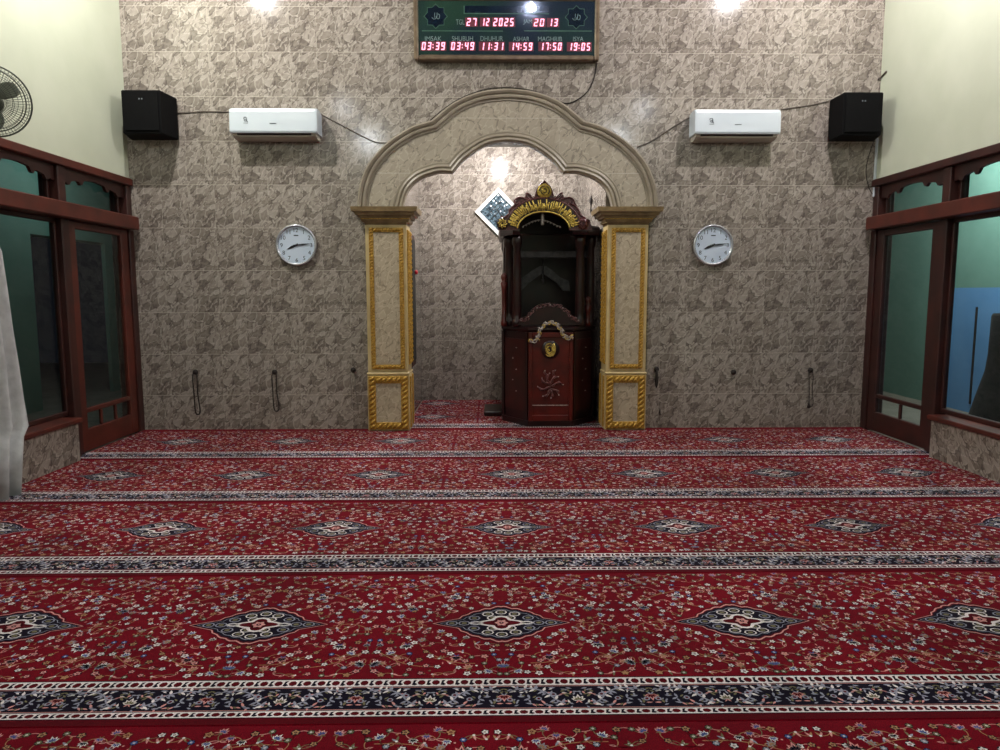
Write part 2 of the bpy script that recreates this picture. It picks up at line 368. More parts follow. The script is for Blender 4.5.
# side walls with doors and windows: d is the distance outwards from the wall plane
def side(s):
    W = -XL if s < 0 else XR
    nm = 'left' if s < 0 else 'right'
    X = lambda d: s*(W+d)
    YE = -4.9
    p = MB().box(X(0), X(.18), YB, 0, 2.40, ZC, M['plaster'])
    p.box(X(0), X(.18), YB, YE, 0, 2.40, M['plaster'])
    struct(p, 'wall_'+nm)
    lw = MB().box(X(-.10), X(.18), YE, -1.272, 0, .315, M['tile_side']); struct(lw, 'wall_%s_lower' % nm)
    # timber
    t = MB().bbox(X(-.035), X(.15), YE, -.002, 2.335, 2.40, M['wood_dark' if s > 0 else 'wood']); struct(t, 'trim_%d' % (1 if s < 0 else 4))
    t = MB().bbox(X(-.10), X(.15), YE, -.06, 1.925, 2.045, M['wood'], .008); struct(t, 'trim_%d' % (2 if s < 0 else 5))
    t = MB().bbox(X(-.13), X(.15), YE, -1.25, .315, .352, M['wood']); struct(t, 'trim_%d' % (3 if s < 0 else 6))
    posts = [(-.09, 0), (-1.16, -1.06), (-3.1, -2.98), (YE, YE+.12)]
    for i, (a, c) in enumerate(posts):
        q = MB().bbox(X(-.01), X(.15), a, c, 2.045, 2.335, M['wood_dark'])
        if i: q.bbox(X(-.015), X(.09), a, c, .352 if i > 1 else 0, 1.925, M['wood_dark'])
        else: q.bbox(X(-.015), X(.15), a, c, 0, 1.925, M['wood_dark'])
        struct(q, 'trim_%d' % ((10 if s < 0 else 20)+i))
    # transoms and windows
    spans = [(-1.06, -.09), (-2.98, -1.16), (YE+.12, -3.1)]
    for i, (a, c) in enumerate(spans):
        win = thing('window_%d' % ((1 if s < 0 else 5)+i), 'x', 'x', (X(.06), (a+c)/2, 2.05)); del win['label']; del win['category']; win['kind'] = 'structure'
        fr = MB()
        for y0, y1, z0, z1 in ((a, a+.03, 2.045, 2.335), (c-.03, c, 2.045, 2.335), (a, c, 2.045, 2.06), (a, c, 2.32, 2.335)):
            fr.bbox(X(.06), X(.10), y0, y1, z0, z1, M['wood_dark'], .004)
        fr.build('frame', win)
        # scalloped valance
        n = 36; L = c-a; per = max(1, round(L/.85)); top = 2.335; pts = []
        for j in range(n*per+1):
            q = j/n; fq = abs(((q) % 1.0)-.5)*2        # 0 in the middle of a scallop, 1 at its ends
            z = 2.285-.075*fq**1.6
            if abs(fq-.42) < .09: z -= .05*(1-abs(fq-.42)/.09)
            if abs(fq-.8) < .06: z -= .04*(1-abs(fq-.8)/.06)
            pts.append((a+L*j/(n*per), z))
        pts += [(c, top), (a, top)]
        MB().prismx(pts, X(.02), X(.045), M['wood_dark']).build('valance', win)
        MB().box(X(.078), X(.082), a+.03, c-.03, 2.06, 2.32, M['glass']).build('pane', win)
        if i:
            f2 = MB()
            for y0, y1, z0, z1 in ((a, a+.025, .352, 1.925), (c-.025, c, .352, 1.925), (a, c, .352, .39), (a, c, 1.89, 1.925)):
                f2.bbox(X(.03), X(.07), y0, y1, z0, z1, M['wood_dark'], .005)
            f2.build('sash', win)
            MB().box(X(.049), X(.053), a+.025, c-.025, .39, 1.89, M['glass']).build('pane', win)
    # door leaf
    a, c = -1.06, -.09
    d = thing('door_%d' % (1 if s < 0 else 2), 'x', 'x', (X(.03), (a+c)/2, .016)); del d['label']; del d['category']; d['kind'] = 'structure'
    wd = M['wood'] if s < 0 else M['wood_dark']
    f = MB()
    f.bbox(X(0), X(.045), a+.005, a+.11, .016, 1.92, wd); f.bbox(X(0), X(.045), c-.13, c-.005, .016, 1.92, wd)
    f.bbox(X(.002), X(.043), a+.1, c-.12, 1.86, 1.92, wd); f.bbox(X(.002), X(.043), a+.1, c-.12, .016, .20, wd)
    f.build('frame', d)
    g = MB(); g.bbox(X(.006), X(.036), a+.1, c-.12, .335, .375, wd)
    for q in ((.33, .66) if s < 0 else (.45,)): yy = a+.11+(c-.13-a-.11)*q; g.bbox(X(.008), X(.034), yy-.014, yy+.014, .2, .335, wd)
    g.build('glazing_bar', d)
    MB().box(X(.02), X(.024), a+.1, c-.12, .2, 1.86, M['glass']).build('pane', d)
side(-1); side(1)

# outside passages
XO = -5.3
ya, _ = atX(8, 300, XO); yb, _ = atX(35, 300, XO); yc, _ = atX(108, 300, XO); yd, _ = atX(121, 300, XO)
w = MB().box(XO, XO-.25, YB, 6.8, 2.0, 3.2, M['teal'])
w.box(XO, XO-.05, -3.2, yb, 0, 2.0, M['teal'])
w.box(XO, XO-.05, yc, yd, 0, 2.0, M['teal'])
struct(w, 'wall_outer_left')
struct(MB().box(XL-.19, XO-.25, YB, 6.8, 3.2, 3.3, M['ceiling']), 'ceiling_outer_left')
XO2 = 5.2
yb2, zb2 = atX(948, 288, XO2)
w = MB(); yb3 = yb2+.22
w.box(XO2, XO2+.15, YB, yb3, zb2, 3.2, M['teal']); w.box(XO2, XO2+.15, yb3, 6.8, 0, 3.2, M['teal']); w.box(XO2, XO2+.15, YB, yb3, 0, zb2, M['blue'])
y1, z1 = atX(977.5, 307, XO2); y2, z2 = atX(972, 413, XO2)
struct(w, 'wall_outer_right')
t = MB().box(XO2-.012, XO2, y1-.012, y1+.012, .1, z1, M['slot']); struct(t, 'trim_30')
struct(MB().box(XR+.19, XO2+.15, YB, 6.8, 3.2, 3.3, M['ceiling']), 'ceiling_outer_right')
for s_, x0, x1 in (('left', XO-.25, XL-.19), ('right', XR+.19, XO2+.15)):
    struct(MB().box(x0, x1, 6.8, 6.9, 0, 3.3, M['slot' if s_ == 'left' else 'teal']), 'wall_outer_end_'+s_)  # left end coloured near-black to stand in for the darkness outside

# black draped thing outside the right window
cy, cz = atX(1006, 313, 4.75)
prof = [(.001, cz), (.10, cz-.004), (.115, cz-.03), (.12, cz-.4), (.135, .58), (.20, .32), (.26, .06), (.26, 0)]
o = MB().lathe(prof[::-1], (4.75, cy, 0), M['darkcloth'], 18).build('draped_cover')
tag(o, 'black draped upright shape standing outside the right window', 'cover')

# ------------------------------------------------------------------ arch
arch = thing('mihrab_arch', 'cusped stone arch over the niche between the two gold-trimmed pillars', 'arch', (CX, -.06, 2.13))
def resample(P, n):
    d = [0]
    for a, c in zip(P, P[1:]): d.append(d[-1]+math.dist(a, c))
    out = []; j = 0
    for i in range(n+1):
        t = d[-1]*i/n
        while j < len(P)-2 and d[j+1] < t: j += 1
        q = (t-d[j])/max(1e-9, d[j+1]-d[j]); out.append(tuple(P[j][k]+(P[j+1][k]-P[j][k])*q for k in (0, 1)))
    return out
# band: pair sections lobe by lobe so cusps line up
def lobes(P, kx):
    i1 = min(range(len(P)), key=lambda i: abs(P[i][0]-(CX-kx[0]))+abs(P[i][1]-kx[1])); i2 = len(P)-1-i1
    return P[:i1+1], P[i1:i2+1], P[i2:]
lo, li = lobes(OUT, (.70, 2.912)), lobes(INN, (.523, 2.462))
O2, I2 = [], []
for A, B_, n in zip(lo, li, (16, 28, 16)):
    ra, rb = resample(A, n), resample(B_, n)
    O2 += ra if not O2 else ra[1:]; I2 += rb if not I2 else rb[1:]
b = MB(); n = len(O2)
vs = [(x, y, z) for y in (-.06, -.001) for P in (O2, I2) for x, z in P]
fs = []
for i in range(n-1):
    fs += [(i, i+1, n+i+1, n+i), (2*n+i, 3*n+i, 3*n+i+1, 2*n+i+1), (i, 2*n+i, 2*n+i+1, i+1), (n+i, n+i+1, 3*n+i+1, 3*n+i)]
fs += [(0, n, 3*n, 2*n), (n-1, 3*n-1, 4*n-1, 2*n-1)]
b.add(vs, fs, M['arch_face']); b.build('arch_band', arch)
def sweep(P, prof, m, inward):
    rings = []
    for i, p in enumerate(P):
        a = Vector(P[max(i-1, 0)]); c = Vector(P[min(i+1, len(P)-1)])
        t1 = (Vector(p)-a).normalized() if i else (c-Vector(p)).normalized(); t2 = (c-Vector(p)).normalized() if i < len(P)-1 else t1
        t = (t1+t2).normalized(); nrm = Vector((t.y, -t.x))*inward; k = 1/max(.6, t.dot(t1))
        rings.append([(p[0]+nrm.x*q*k, y, p[1]+nrm.y*q*k) for q, y in prof])
    return MB().loft(rings, m, caps=True)
sweep(O2, [(-.012, -.001), (-.012, -.09), (.004, -.104), (.022, -.094), (.028, -.078), (.045, -.09), (.06, -.086), (.07, -.068), (.085, -.07), (.092, -.055), (.092, -.001)], M['moulding'], 1).build('outer_moulding', arch)
sweep(I2, [(-.012, -.001), (-.012, -.085), (.002, -.10), (.018, -.092), (.024, -.076), (.04, -.088), (.052, -.082), (.062, -.066), (.078, -.068), (.086, -.055), (.086, -.001)], M['moulding'], -1).build('inner_moulding', arch)

# ------------------------------------------------------------------ pillars
def braid(g, X0, X1, Z0, Z1, y, pitch):
    vert = X1-X0 < Z1-Z0; L = (Z1-Z0) if vert else (X1-X0); w = (X1-X0) if vert else (Z1-Z0); n = max(3, int(L/pitch)); p = L/n
    for i in range(n):
        a, c = i*p+p*.05, min(L-.002, i*p+p*1.15); q = []
        for t in (0, .25, .5, .75, 1):
            u = w*(.14+.72*t); v_ = a+(c-a)*t; d = -.009*sin(pi*t)-.001
            q.append((X0+u, y+d, Z0+v_) if vert else (X0+v_, y+d, Z0+u))
        g.tube(q, [p*.12, p*.27, p*.32, p*.27, p*.12], M['gold'], 5)
def pillar(x0, x1, inner, side_name):
    P = thing('pillar', 'gold-trimmed cream pillar carrying the %s foot of the arch' % side_name, 'pillar', ((x0+x1)/2, -.05, .0135), 'gold-trimmed arch pillars')
    yF, yK, z0 = -.10, .20, .0135
    MB().bbox(x0-.008, x1+.008, yF-.012, yK, z0, .555, M['cream']).build('base', P)
    MB().bbox(x0-.010, x1+.010, yF-.02, yK+.004, .555, .58, M['cream'], .008).build('base_cap', P)
    MB().bbox(x0, x1, yF, yK-.01, .58, 1.975, M['cream']).build('shaft', P)
    c = MB()
    tiers = [(.005, 1.965, 1.995), (.03, 1.995, 2.02), (.022, 2.02, 2.032), (.055, 2.032, 2.055), (.085, 2.055, 2.085), (.115, 2.085, 2.128)]
    rings = []
    for d, za, zb in tiers:
        for z, e in ((za, d-.008), (zb, d)):
            if inner > 0: rings.append([(x0-e, yF-e, z), (x1+e, yF-e, z), (x1+e, yK+e*.4, z), (x0, yK+e*.4, z), (x0, -.002, z), (x0-e, -.002, z)])
            else: rings.append([(x0-e, yF-e, z), (x1+e, yF-e, z), (x1+e, -.002, z), (x1, -.002, z), (x1, yK+e*.4, z), (x0-e, yK+e*.4, z)])
    c.loft(rings, M['capital']); c.build('capital', P)
    MB().box(x0-.032, x1+.032, yF-.032, -.003, 2.022, 2.030, M['gold']).build('gilt_line', P)
    def frame(xa, xb, za, zb, w, pitch, rad, y, nm):
        g = MB()
        for X0, X1, Z0, Z1 in ((xa, xa+w, za, zb), (xb-w, xb, za, zb), (xa+w, xb-w, za, za+w), (xa+w, xb-w, zb-w, zb)):
            g.bbox(X0, X1, y-.012, y, Z0, Z1, M['gold'], .004)
            braid(g, X0, X1, Z0, Z1, y-.012, pitch*.62)
            if 0: g.rope(((X0+X1)/2, y-.013, Z0+.01), ((X0+X1)/2, y-.013, Z1-.01), rad, M['gold'], pitch)
            elif 0: g.rope((X0+.0, y-.013, (Z0+Z1)/2), (X1-.0, y-.013, (Z0+Z1)/2), rad, M['gold'], pitch)
        g.build(nm, P)
    frame(x0+.035, x1-.03, .612, 1.945, .042, .045, .015, yF, 'upper_gilt_frame')
    MB().bbox(x0+.075, x1-.07, yF-.007, yF+.002, .655, 1.90, M['marble'], .004).build('upper_panel', P)
    frame(x0+.004, x1-.004, .028, .545, .07, .07, .025, yF-.012, 'lower_gilt_frame')
    MB().bbox(x0+.07, x1-.07, yF-.019, yF-.010, .096, .477, M['marble'], .004).build('lower_panel', P)
    # inner return
    xi = x1 if inner > 0 else x0
    g = MB()
    for (ya_, yb_, za, zb, dx, pt) in ((yF+.03, yF+.075, .65, 1.93, 0, .045), (yK-.10, yK-.055, .65, 1.93, 0, .045)):
        g.bbox(xi, xi+inner*.012, ya_, yb_, za, zb, M['gold'], .003); g.rope((xi+inner*.012, (ya_+yb_)/2, za+.01), (xi+inner*.012, (ya_+yb_)/2, zb-.01), .015, M['gold'], pt)
    for za, zb in ((.65, .69), (1.89, 1.93)): g.bbox(xi, xi+inner*.012, yF+.075, yK-.10, za, zb, M['gold'], .003)
    g.build('side_gilt_frame', P); g = MB()
    xb_ = xi+inner*.008
    for ya_, yb_ in ((yF+.02, yF+.075), (yK-.075, yK-.02)): g.bbox(xb_, xb_+inner*.012, ya_, yb_, .04, .54, M['gold'], .003)
    g.build('side_gilt_frame', P)
pillar(-1.325, -.938, 1, 'left')
pillar(.958, 1.342, -1, 'right')

# ------------------------------------------------------------------ carpets
PITCH = .975
def cell_shapes():
    """one repeat of the woven design: list of (points, colour, layer); s across, t up from the near edge"""
    L = []
    rnd = random.Random(11)
    def poly(p, c, lay): L.append((p, c, lay))
    def both(p, c, lay): poly(p, c, lay); poly([(-x, y) for x, y in p][::-1], c, lay)
    def disc(x, y, r, c, lay, n=7, a0=0, sx=1): return [(x+cos(a0+2*pi*i/n)*r*sx, y+sin(a0+2*pi*i/n)*r) for i in range(n)]
    def leaf(x, y, a, ln, w):
        q = [(0, 0), (.3, .8), (.6, .7), (1, 0), (.6, -.7), (.3, -.8)]
        return [(x+cos(a)*u*ln-sin(a)*v*w/2, y+sin(a)*u*ln+cos(a)*v*w/2) for u, v in q]
    def ribbon(P, w, c, lay, f=both):
        for a, c2 in zip(P, P[1:]):
            dx, dy = c2[0]-a[0], c2[1]-a[1]; l = math.hypot(dx, dy) or 1; nx, ny = -dy/l*w/2, dx/l*w/2
            f([(a[0]+nx, a[1]+ny), (a[0]-nx, a[1]-ny), (c2[0]-nx, c2[1]-ny), (c2[0]+nx, c2[1]+ny)], c, lay)
    def flower(x, y, r, c1, c2, n=5, a=0, f=both):
        f(disc(x, y, r*1.15, 0, 0, 8), 'edge' if r > .014 else 'navy', 2)
        for i in range(n):
            an = a+2*pi*i/n; f(leaf(x+cos(an)*r*.18, y+sin(an)*r*.18, an, r*.85, r*.85), c1, 3)
        f(disc(x, y, r*.36, c2, 4, 6), c2, 4); f(disc(x, y, r*.15, c1, 5, 5), c1, 5)
    def palmette(x, y, r, a, c1, c2, c3, f=both):
        for da, s in ((-1.15, .8), (-.6, .95), (0, 1.15), (.6, .95), (1.15, .8)):
            f(leaf(x, y, a+da, r*1.25*s, r*.62), c1, 3); f(leaf(x+cos(a+da)*r*.15, y+sin(a+da)*r*.15, a+da, r*.75*s, r*.3), c2, 4)
        f(leaf(x, y, a+pi-.6, r*.7, r*.25), c3, 3); f(leaf(x, y, a+pi+.6, r*.7, r*.25), c3, 3)
    MY = .675          # medallion centre
    def inmed(x, y, g=1.0): return (abs(x)/(.30*g))**1.15+(abs(y-MY)/(.185*g))**1.25 < 1
    # field flowers
    pts = []
    tries = 0
    while tries < 9000:
        tries += 1
        x = rnd.uniform(.012, PITCH/2-.012); y = rnd.uniform(.285, 1.165)
        if inmed(x, y): continue
        if all((x-a)**2+(y-c)**2 > (.033+.009*rnd.random())**2 for a, c in pts): pts.append((x, y))
    for i, (x, y) in enumerate(pts):
        k = rnd.random(); a = rnd.uniform(0, 6.3)
        # stems to two neighbours
        nb = sorted(pts, key=lambda q: (q[0]-x)**2+(q[1]-y)**2)[1:3]
        for q in nb[:1+(k > .35)]:
            mx, my = (x+q[0])/2, (y+q[1])/2; dx, dy = q[0]-x, q[1]-y; bb = rnd.choice((-.35, .35))
            P = [((1-t)**2*x+2*t*(1-t)*(mx-dy*bb)+t*t*q[0], (1-t)**2*y+2*t*(1-t)*(my+dx*bb)+t*t*q[1]) for t in (0, .25, .5, .75, 1)]
            ribbon(P, .0028, rnd.choice(('gold', 'olive', 'pink')), 1)
        if k < .40: flower(x, y, rnd.uniform(.0105, .0155), rnd.choice(('cream', 'pink', 'cream', 'pink', 'gold')), rnd.choice(('edge', 'olive', 'navy', 'gold')), 5, a)
        elif k < .55: palmette(x, y, rnd.uniform(.016, .022), rnd.choice((pi/2, pi/3, 2*pi/3, -pi/2, a)), rnd.choice(('cream', 'grey', 'pink')), rnd.choice(('blue', 'navy', 'gold')), 'olive')
        elif k < .74:
            for da in (-.5, .5): both(leaf(x, y, a+da, rnd.uniform(.018, .028), .010), rnd.choice(('olive', 'grey', 'pink', 'gold')), 2)
            both(disc(x, y, .005, 0, 0, 5), 'cream', 3)
        elif k < .86: flower(x, y, .011, rnd.choice(('blue', 'olive', 'grey')), 'cream', 6, a)
        else:
            both(leaf(x, y, a, .024, .011), 'pink', 2); both(leaf(x+.004*cos(a), y+.004*sin(a), a, .014, .005), 'edge', 3)
    for _ in range(150):
        x = rnd.uniform(.006, PITCH/2-.006); y = rnd.uniform(.275, 1.17)
        if inmed(x, y): continue
        if rnd.random() < .6: both(disc(x, y, rnd.uniform(.003, .0055), 0, 0, 5), rnd.choice(('pink', 'cream', 'gold', 'olive')), 2)
        else: both(leaf(x, y, rnd.uniform(0, 6.3), rnd.uniform(.012, .02), .006), rnd.choice(('pink', 'olive', 'gold', 'grey')), 2)
    # larger palmettes at fixed places
    for x, y, r, a, c in ((.20, .92, .030, pi/2, 'cream'), (.37, .80, .026, pi/2, 'grey'), (.36, .50, .028, -pi/2, 'cream'), (.17, .41, .028, -pi/2, 'pink'), (.40, 1.05, .028, pi/2, 'pink'), (.455, .36, .022, pi/2, 'cream')):
        palmette(x, y, r, a, c, 'navy', 'blue')
    for c0 in ((.10, .36, .30, .47), (.08, .97, .34, .90), (.30, .66, .46, .62), (.24, .34, .46, .45), (.14, 1.10, .44, 1.0)):
        x0, y0_, x1_, y1_ = c0; P = [(x0+(x1_-x0)*t, y0_+(y1_-y0_)*t+.035*sin(pi*t)*(1 if y0_ > .6 else -1)) for t in [i/8 for i in range(9)]]
        ribbon(P, .0035, 'gold', 1)
    # medallion
    def medal(g, gt=1.0):
        Q = []
        for i in range(25):
            t = i/24; x = .275*t
            if x < .165: y = .137*(1-(x/.165)**2*.62)
            else: y = .045*max(0, 1-(x-.165)/.11)**.9
            if x < .165: y += .010*abs(sin(x/.165*pi*3.5))+ (.014*cos(x/.03*pi/2) if x < .03 else 0)
            Q.append((x*g, y*g*gt))
        Q2 = Q+[(x, -y) for x, y in Q[::-1][1:]]
        R = Q2+[(-x, y) for x, y in Q2[::-1][1:-1]]
        return [(x, MY+y) for x, y in R]
    poly(medal(1.04, 1.07), 'edge', 5); poly(medal(1.01, 1.02), 'pink', 6); poly(medal(.985, .99), 'edge', 6.5); poly(medal(.965, .95), 'navy', 7); 
    poly(medal(.90, .90), 'grey', 8); poly(medal(.885, .885), 'navy', 9)
    for x, y in ((.055, .08), (.11, .045), (.06, .0), (.15, .0), (.0, .098), (.20, .0), (.105, .0), (.035, .045)):
        for sy in ((1, -1) if y else (1,)):
            for c, r, lay in (('cream' if x < .07 else 'grey', .020, 10), ('navy', .0155, 11), ('olive', .009, 12)):
                sh = disc(x, MY+y*sy, r, 0, 0, 8, 0, 1.25)
                (both if x else poly)(sh, c, lay)
    def quat(r1, r2, n=28): return [(cos(2*pi*i/n)*(r1+.014*cos(4*2*pi*i/n))*1.35, MY+sin(2*pi*i/n)*(r2+.010*cos(4*2*pi*i/n))) for i in range(n)]
    poly(quat(.058, .054), 'cream', 13); poly(quat(.044, .042), 'edge', 14)
    for x in (.098,): both(leaf(x-.02, MY, 0, .055, .034), 'cream', 13); both(leaf(x-.010, MY, 0, .034, .016), 'navy', 14)
    flower(0, MY, .028, 'pink', 'navy', 6, 0, lambda p, c, l: poly(p, c, l+12))
    # borders
    H = PITCH/2
    def strip(t0, t1, c, lay): poly([(-H, t0), (H, t0), (H, t1), (-H, t1)], c, lay)
    strip(.036, .262, 'navy', 1); strip(.040, .072, 'cream', 2); strip(.212, .257, 'cream', 2)
    strip(.205, .2075, 'pink', 2); strip(.0765, .079, 'pink', 2)
    for t0, t1 in ((.044, .068), (.217, .252)):
        n = 40; hh = t1-t0
        for i in range(n):
            x = -H+(i+.5)*PITCH/n; w = PITCH/n*1.12
            c = ('edge', 'navy')[i % 2]
            if i % 2: poly([(x-w*.30, t0+hh*.1), (x+w*.1, t0), (x+w*.42, t0+hh*.2), (x+w*.05, t0+hh*.5), (x+w*.28, t1), (x-w*.15, t1-hh*.1), (x-w*.2, t0+hh*.5)], c, 3)
            else: poly(disc(x, (t0+t1)/2, hh*.46, 0, 0, 7, .4, min(1.5, w*.52/(hh*.46))), c, 3); 
    # main band, two repeats
    for q in (-1, 0, 1, 2):
        c0 = -H+H*q*1.0
        for mir in (1, -1):
            cx = c0+H*.5
            if not (-H-.001 < cx < H+.001): continue
            f = lambda p, c, l, cx=cx, mir=mir: poly([(cx+x*mir, y) for x, y in p][::mir], c, l)
            if mir == 1:
                palmette(cx, .118, .026, pi/2, 'cream', 'olive', 'pink', lambda p, c, l: poly(p, c, l+1))
                for xx in (-H/2+.0001, ):
                    palmette(cx+xx, .150, .026, -pi/2, 'pink', 'edge', 'grey', lambda p, c, l: poly(p, c, l+1))
            P = [(.045, .10), (.075, .125), (.10, .165), (.14, .188), (.19, .19), (.225, .17)]
            P = catmull(P, 3); ribbon(P, .006, 'grey', 4, f)
            for i, (x, y) in enumerate(P[1:-1:2]):
                f(leaf(x, y, 1.9, .026, .013), 'cream' if i % 2 else 'grey', 4); f(leaf(x, y, -.7, .028, .012), 'grey' if i % 2 else 'cream', 4)
            for x, y, a_, c in ((.03, .18, .3, 'grey'), (.055, .17, 2.4, 'olive'), (.15, .10, .2, 'grey'), (.18, .12, 2.6, 'grey'), (.11, .10, 1, 'pink'), (.21, .10, 1.4, 'olive'), (.165, .155, 4.5, 'grey'), (.03, .14, .9, 'olive'), (.07, .195, 0, 'grey'), (.20, .145, 3.3, 'grey'), (.085, .09, .1, 'grey')):
                f(leaf(x, y, a_, .026, .011), c, 4)
            rb = random.Random(3)
            for _ in range(70):
                x = rb.uniform(.008, .236); y = rb.uniform(.086, .198); a_ = rb.uniform(0, 6.3)
                f(leaf(x, y, a_, rb.uniform(.014, .024), .009), rb.choice(('grey', 'grey', 'olive', 'cream', 'pink')), 3)
            for x, y in ((.13, .13), (.08, .155), (.225, .125)):
                f(disc(x, y, .011, 0, 0, 7), 'grey', 5); f(disc(x, y, .006, 0, 0, 6), 'edge', 6)
    return L
CELL = cell_shapes()
CK = ['red', 'edge', 'navy', 'cream', 'pink', 'olive', 'blue', 'gold', 'grey']
def carpet(x0, x1, yb, yt, phase, label, group='red prayer carpet rolls', zoff=0, tlen=1.2):
    b = MB(); T = .012
    for c in CK: b.slot(WOOL[c])
    b.bbox(x0, x1, yb, yt, .0005, T, WOOL['red'], .004)
    b.box(x0+.005, x1-.005, yb+.004, yb+.036, T-.002, T+.0002, WOOL['edge'])
    k0 = int(floor((x0-phase)/PITCH))-1; k1 = int((x1-phase)/PITCH)+2
    idx = {c: CK.index(c) for c in CK}
    for k in range(k0, k1+1):
        ox = phase+k*PITCH
        for rep in range(2 if yt-yb > 1.3 else 1):
          for p, c, lay in CELL:
            if rep and max(q[1] for q in p) < .27: continue
            xs = [q[0]+ox for q in p]
            if max(xs) < x0+.004 or min(xs) > x1-.004: continue
            P = [(min(max(x, x0+.004), x1-.004), yb+q[1]+rep*.93) for x, q in zip(xs, p)]
            if max(q[1] for q in P) > yt-.006: continue
            if len(p) != 4 and (min(xs) < x0+.004 or max(xs) > x1-.004) and len(p) < 20: continue
            z = T+.00015+lay*.00012
            o = len(b.v); b.v += [(x, y, z) for x, y in P]
            b.f.append(tuple(range(o, o+len(P)))); b.mi.append(idx[c]); b.sm.append(False)
    me = b.mesh('prayer_carpet')
    import bmesh
    bm = bmesh.new(); bm.from_mesh(me)
    up_ = [f for f in bm.faces if f.normal.z < -.5 and f.calc_center_median().z > .011]
    bmesh.ops.reverse_faces(bm, faces=up_); bm.to_mesh(me); bm.free()
    o = bpy.data.objects.new('prayer_carpet', me); COL.objects.link(o); tag(o, label, 'carpet', group)
    return o
carpet(XL+.012, XR-.012, -1.265, -.003, .01, 'red patterned carpet roll lying against the foot of the tiled back wall')
carpet(XL+.112, XR-.112, -2.475, -1.2665, .0, 'red patterned carpet roll, second row out from the tiled back wall')
carpet(XL+.112, XR-.112, -3.68, -2.4765, -.06, 'red patterned carpet roll, third row out from the tiled back wall')
carpet(XL+.112, XR-.112, -4.87, -3.6815, -.115, 'red patterned carpet roll, fourth row out from the tiled back wall')
carpet(XL+.112, XR-.112, -6.07, -4.8715, .33, 'red carpet roll nearest the camera, cut by the bottom edge of the photo')
carpet(NL+.01, NR-.01, .0, 1.9, .2, 'red patterned carpet piece laid inside the niche beside the pulpit', 'niche carpet')

# ------------------------------------------------------------------ niche window
cxn, czn = -.05, 2.31; rn = .285
w = thing('diamond_window', 'white framed diamond window of patterned glass on the niche wall', 'window', (cxn, NB, czn-rn))
def dia(r): return [(cxn, czn-r), (cxn+r, czn), (cxn, czn+r), (cxn-r, czn)]
b = MB()
for i in range(4):
    a, c = dia(rn), dia(rn-.06); j = (i+1) % 4
    b.prism([a[i], a[j], c[j], c[i]], NB-.035, NB-.002, M['white_frame'])
b.build('frame', w)
MB().prism(dia(rn-.055), NB-.014, NB-.004, M['pattern_glass']).build('pane', w)
b = MB(); r = rn-.09
for q in (-.5, 0, .5):
    b.tube([(cxn-r/2+q*r/2-.0, NB-.016, czn-r/2-q*r/2), (cxn+r/2+q*r/2, NB-.016, czn+r/2-q*r/2)], .004, M['slot'])
    b.tube([(cxn-r/2+q*r/2, NB-.016, czn+r/2+q*r/2), (cxn+r/2+q*r/2, NB-.016, czn-r/2+q*r/2)], .004, M['slot'])
b.build('grille', w)

# ------------------------------------------------------------------ pulpit
PB = .0135
pul = thing('pulpit', 'carved dark mahogany pulpit with gold calligraphy arch standing in the niche', 'pulpit', (.43, .6, PB))
plan = [(-.02, 1.25), (-.02, .46), (.225, .085), (.66, .085), (.905, .40), (.905, 1.25)]
def grow(P, d, c=(.44, .7)): return [(c[0]+(x-c[0])*(1+d), c[1]+(y-c[1])*(1+d)) for x, y in P]
MB().prismz(grow(plan, .02), PB, .07, M['pul_dark']).build('plinth', pul)
MB().prismz(plan, .07, .955, M['pul_dark']).build('podium', pul)
b = MB(); b.loft([[(x, y, .955) for x, y in grow(plan, .0)], [(x, y, .975) for x, y in grow(plan, .035)], [(x, y, .995) for x, y in grow(plan, .035)], [(x, y, 1.005) for x, y in grow(plan, .01)]], M['pul_dark'])
b.build('ledge', pul)
# centre panel with frame
y = .085
MB().bbox(.24, .645, y-.010, y+.003, .10, .94, M['pul'], .004).build('centre_panel', pul)
b = MB()
for x0, x1, z0, z1 in ((.222, .262, .07, .95), (.622, .662, .07, .95), (.262, .622, .07, .13), (.262, .622, .90, .95)):
    b.bbox(x0, x1, y-.024, y+.002, z0, z1, M['pul'], .005)
b.box(.262, .622, y-.012, y-.006, .225, .232, M['silver'])
b.build('panel_frame', pul)
# side facets' raised panels
for nm, A, B_ in (('l', plan[1], plan[2]), ('r', plan[3], plan[4])):
    A, B_ = Vector(A), Vector(B_); t = (B_-A).normalized(); nn = Vector((t.y, -t.x)); L = (B_-A).length
    b = MB()
    def fb(u0, u1, z0, z1, d, m):
        a = A+t*u0; c = A+t*u1; q = [a+nn*.0-nn*.002, c-nn*.002, c+nn*d, a+nn*d]
        b.prismz([(p.x, p.y) for p in q], z0, z1, m)
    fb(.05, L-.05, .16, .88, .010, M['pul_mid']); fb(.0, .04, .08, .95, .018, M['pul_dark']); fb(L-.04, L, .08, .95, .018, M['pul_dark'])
    b.build('side_panel', pul)
    for k_ in range(5):
        b = MB(); zz = .35+k_*.11; u = L*.5+(-1)**k_*.03; a = A+t*u+nn*.012
        b.lathe([(.001, -.006), (.010, 0), (.001, .006)], (a.x, a.y, zz), M['silver'], 6)
        b.build('stud', pul)
def stroke(b, pts, Y, r, m, n=4): b.tube([(at(x, yy, Y)[0], Y, at(x, yy, Y)[1]) for x, yy in pts], r, m, 5)
Yc = y-.026
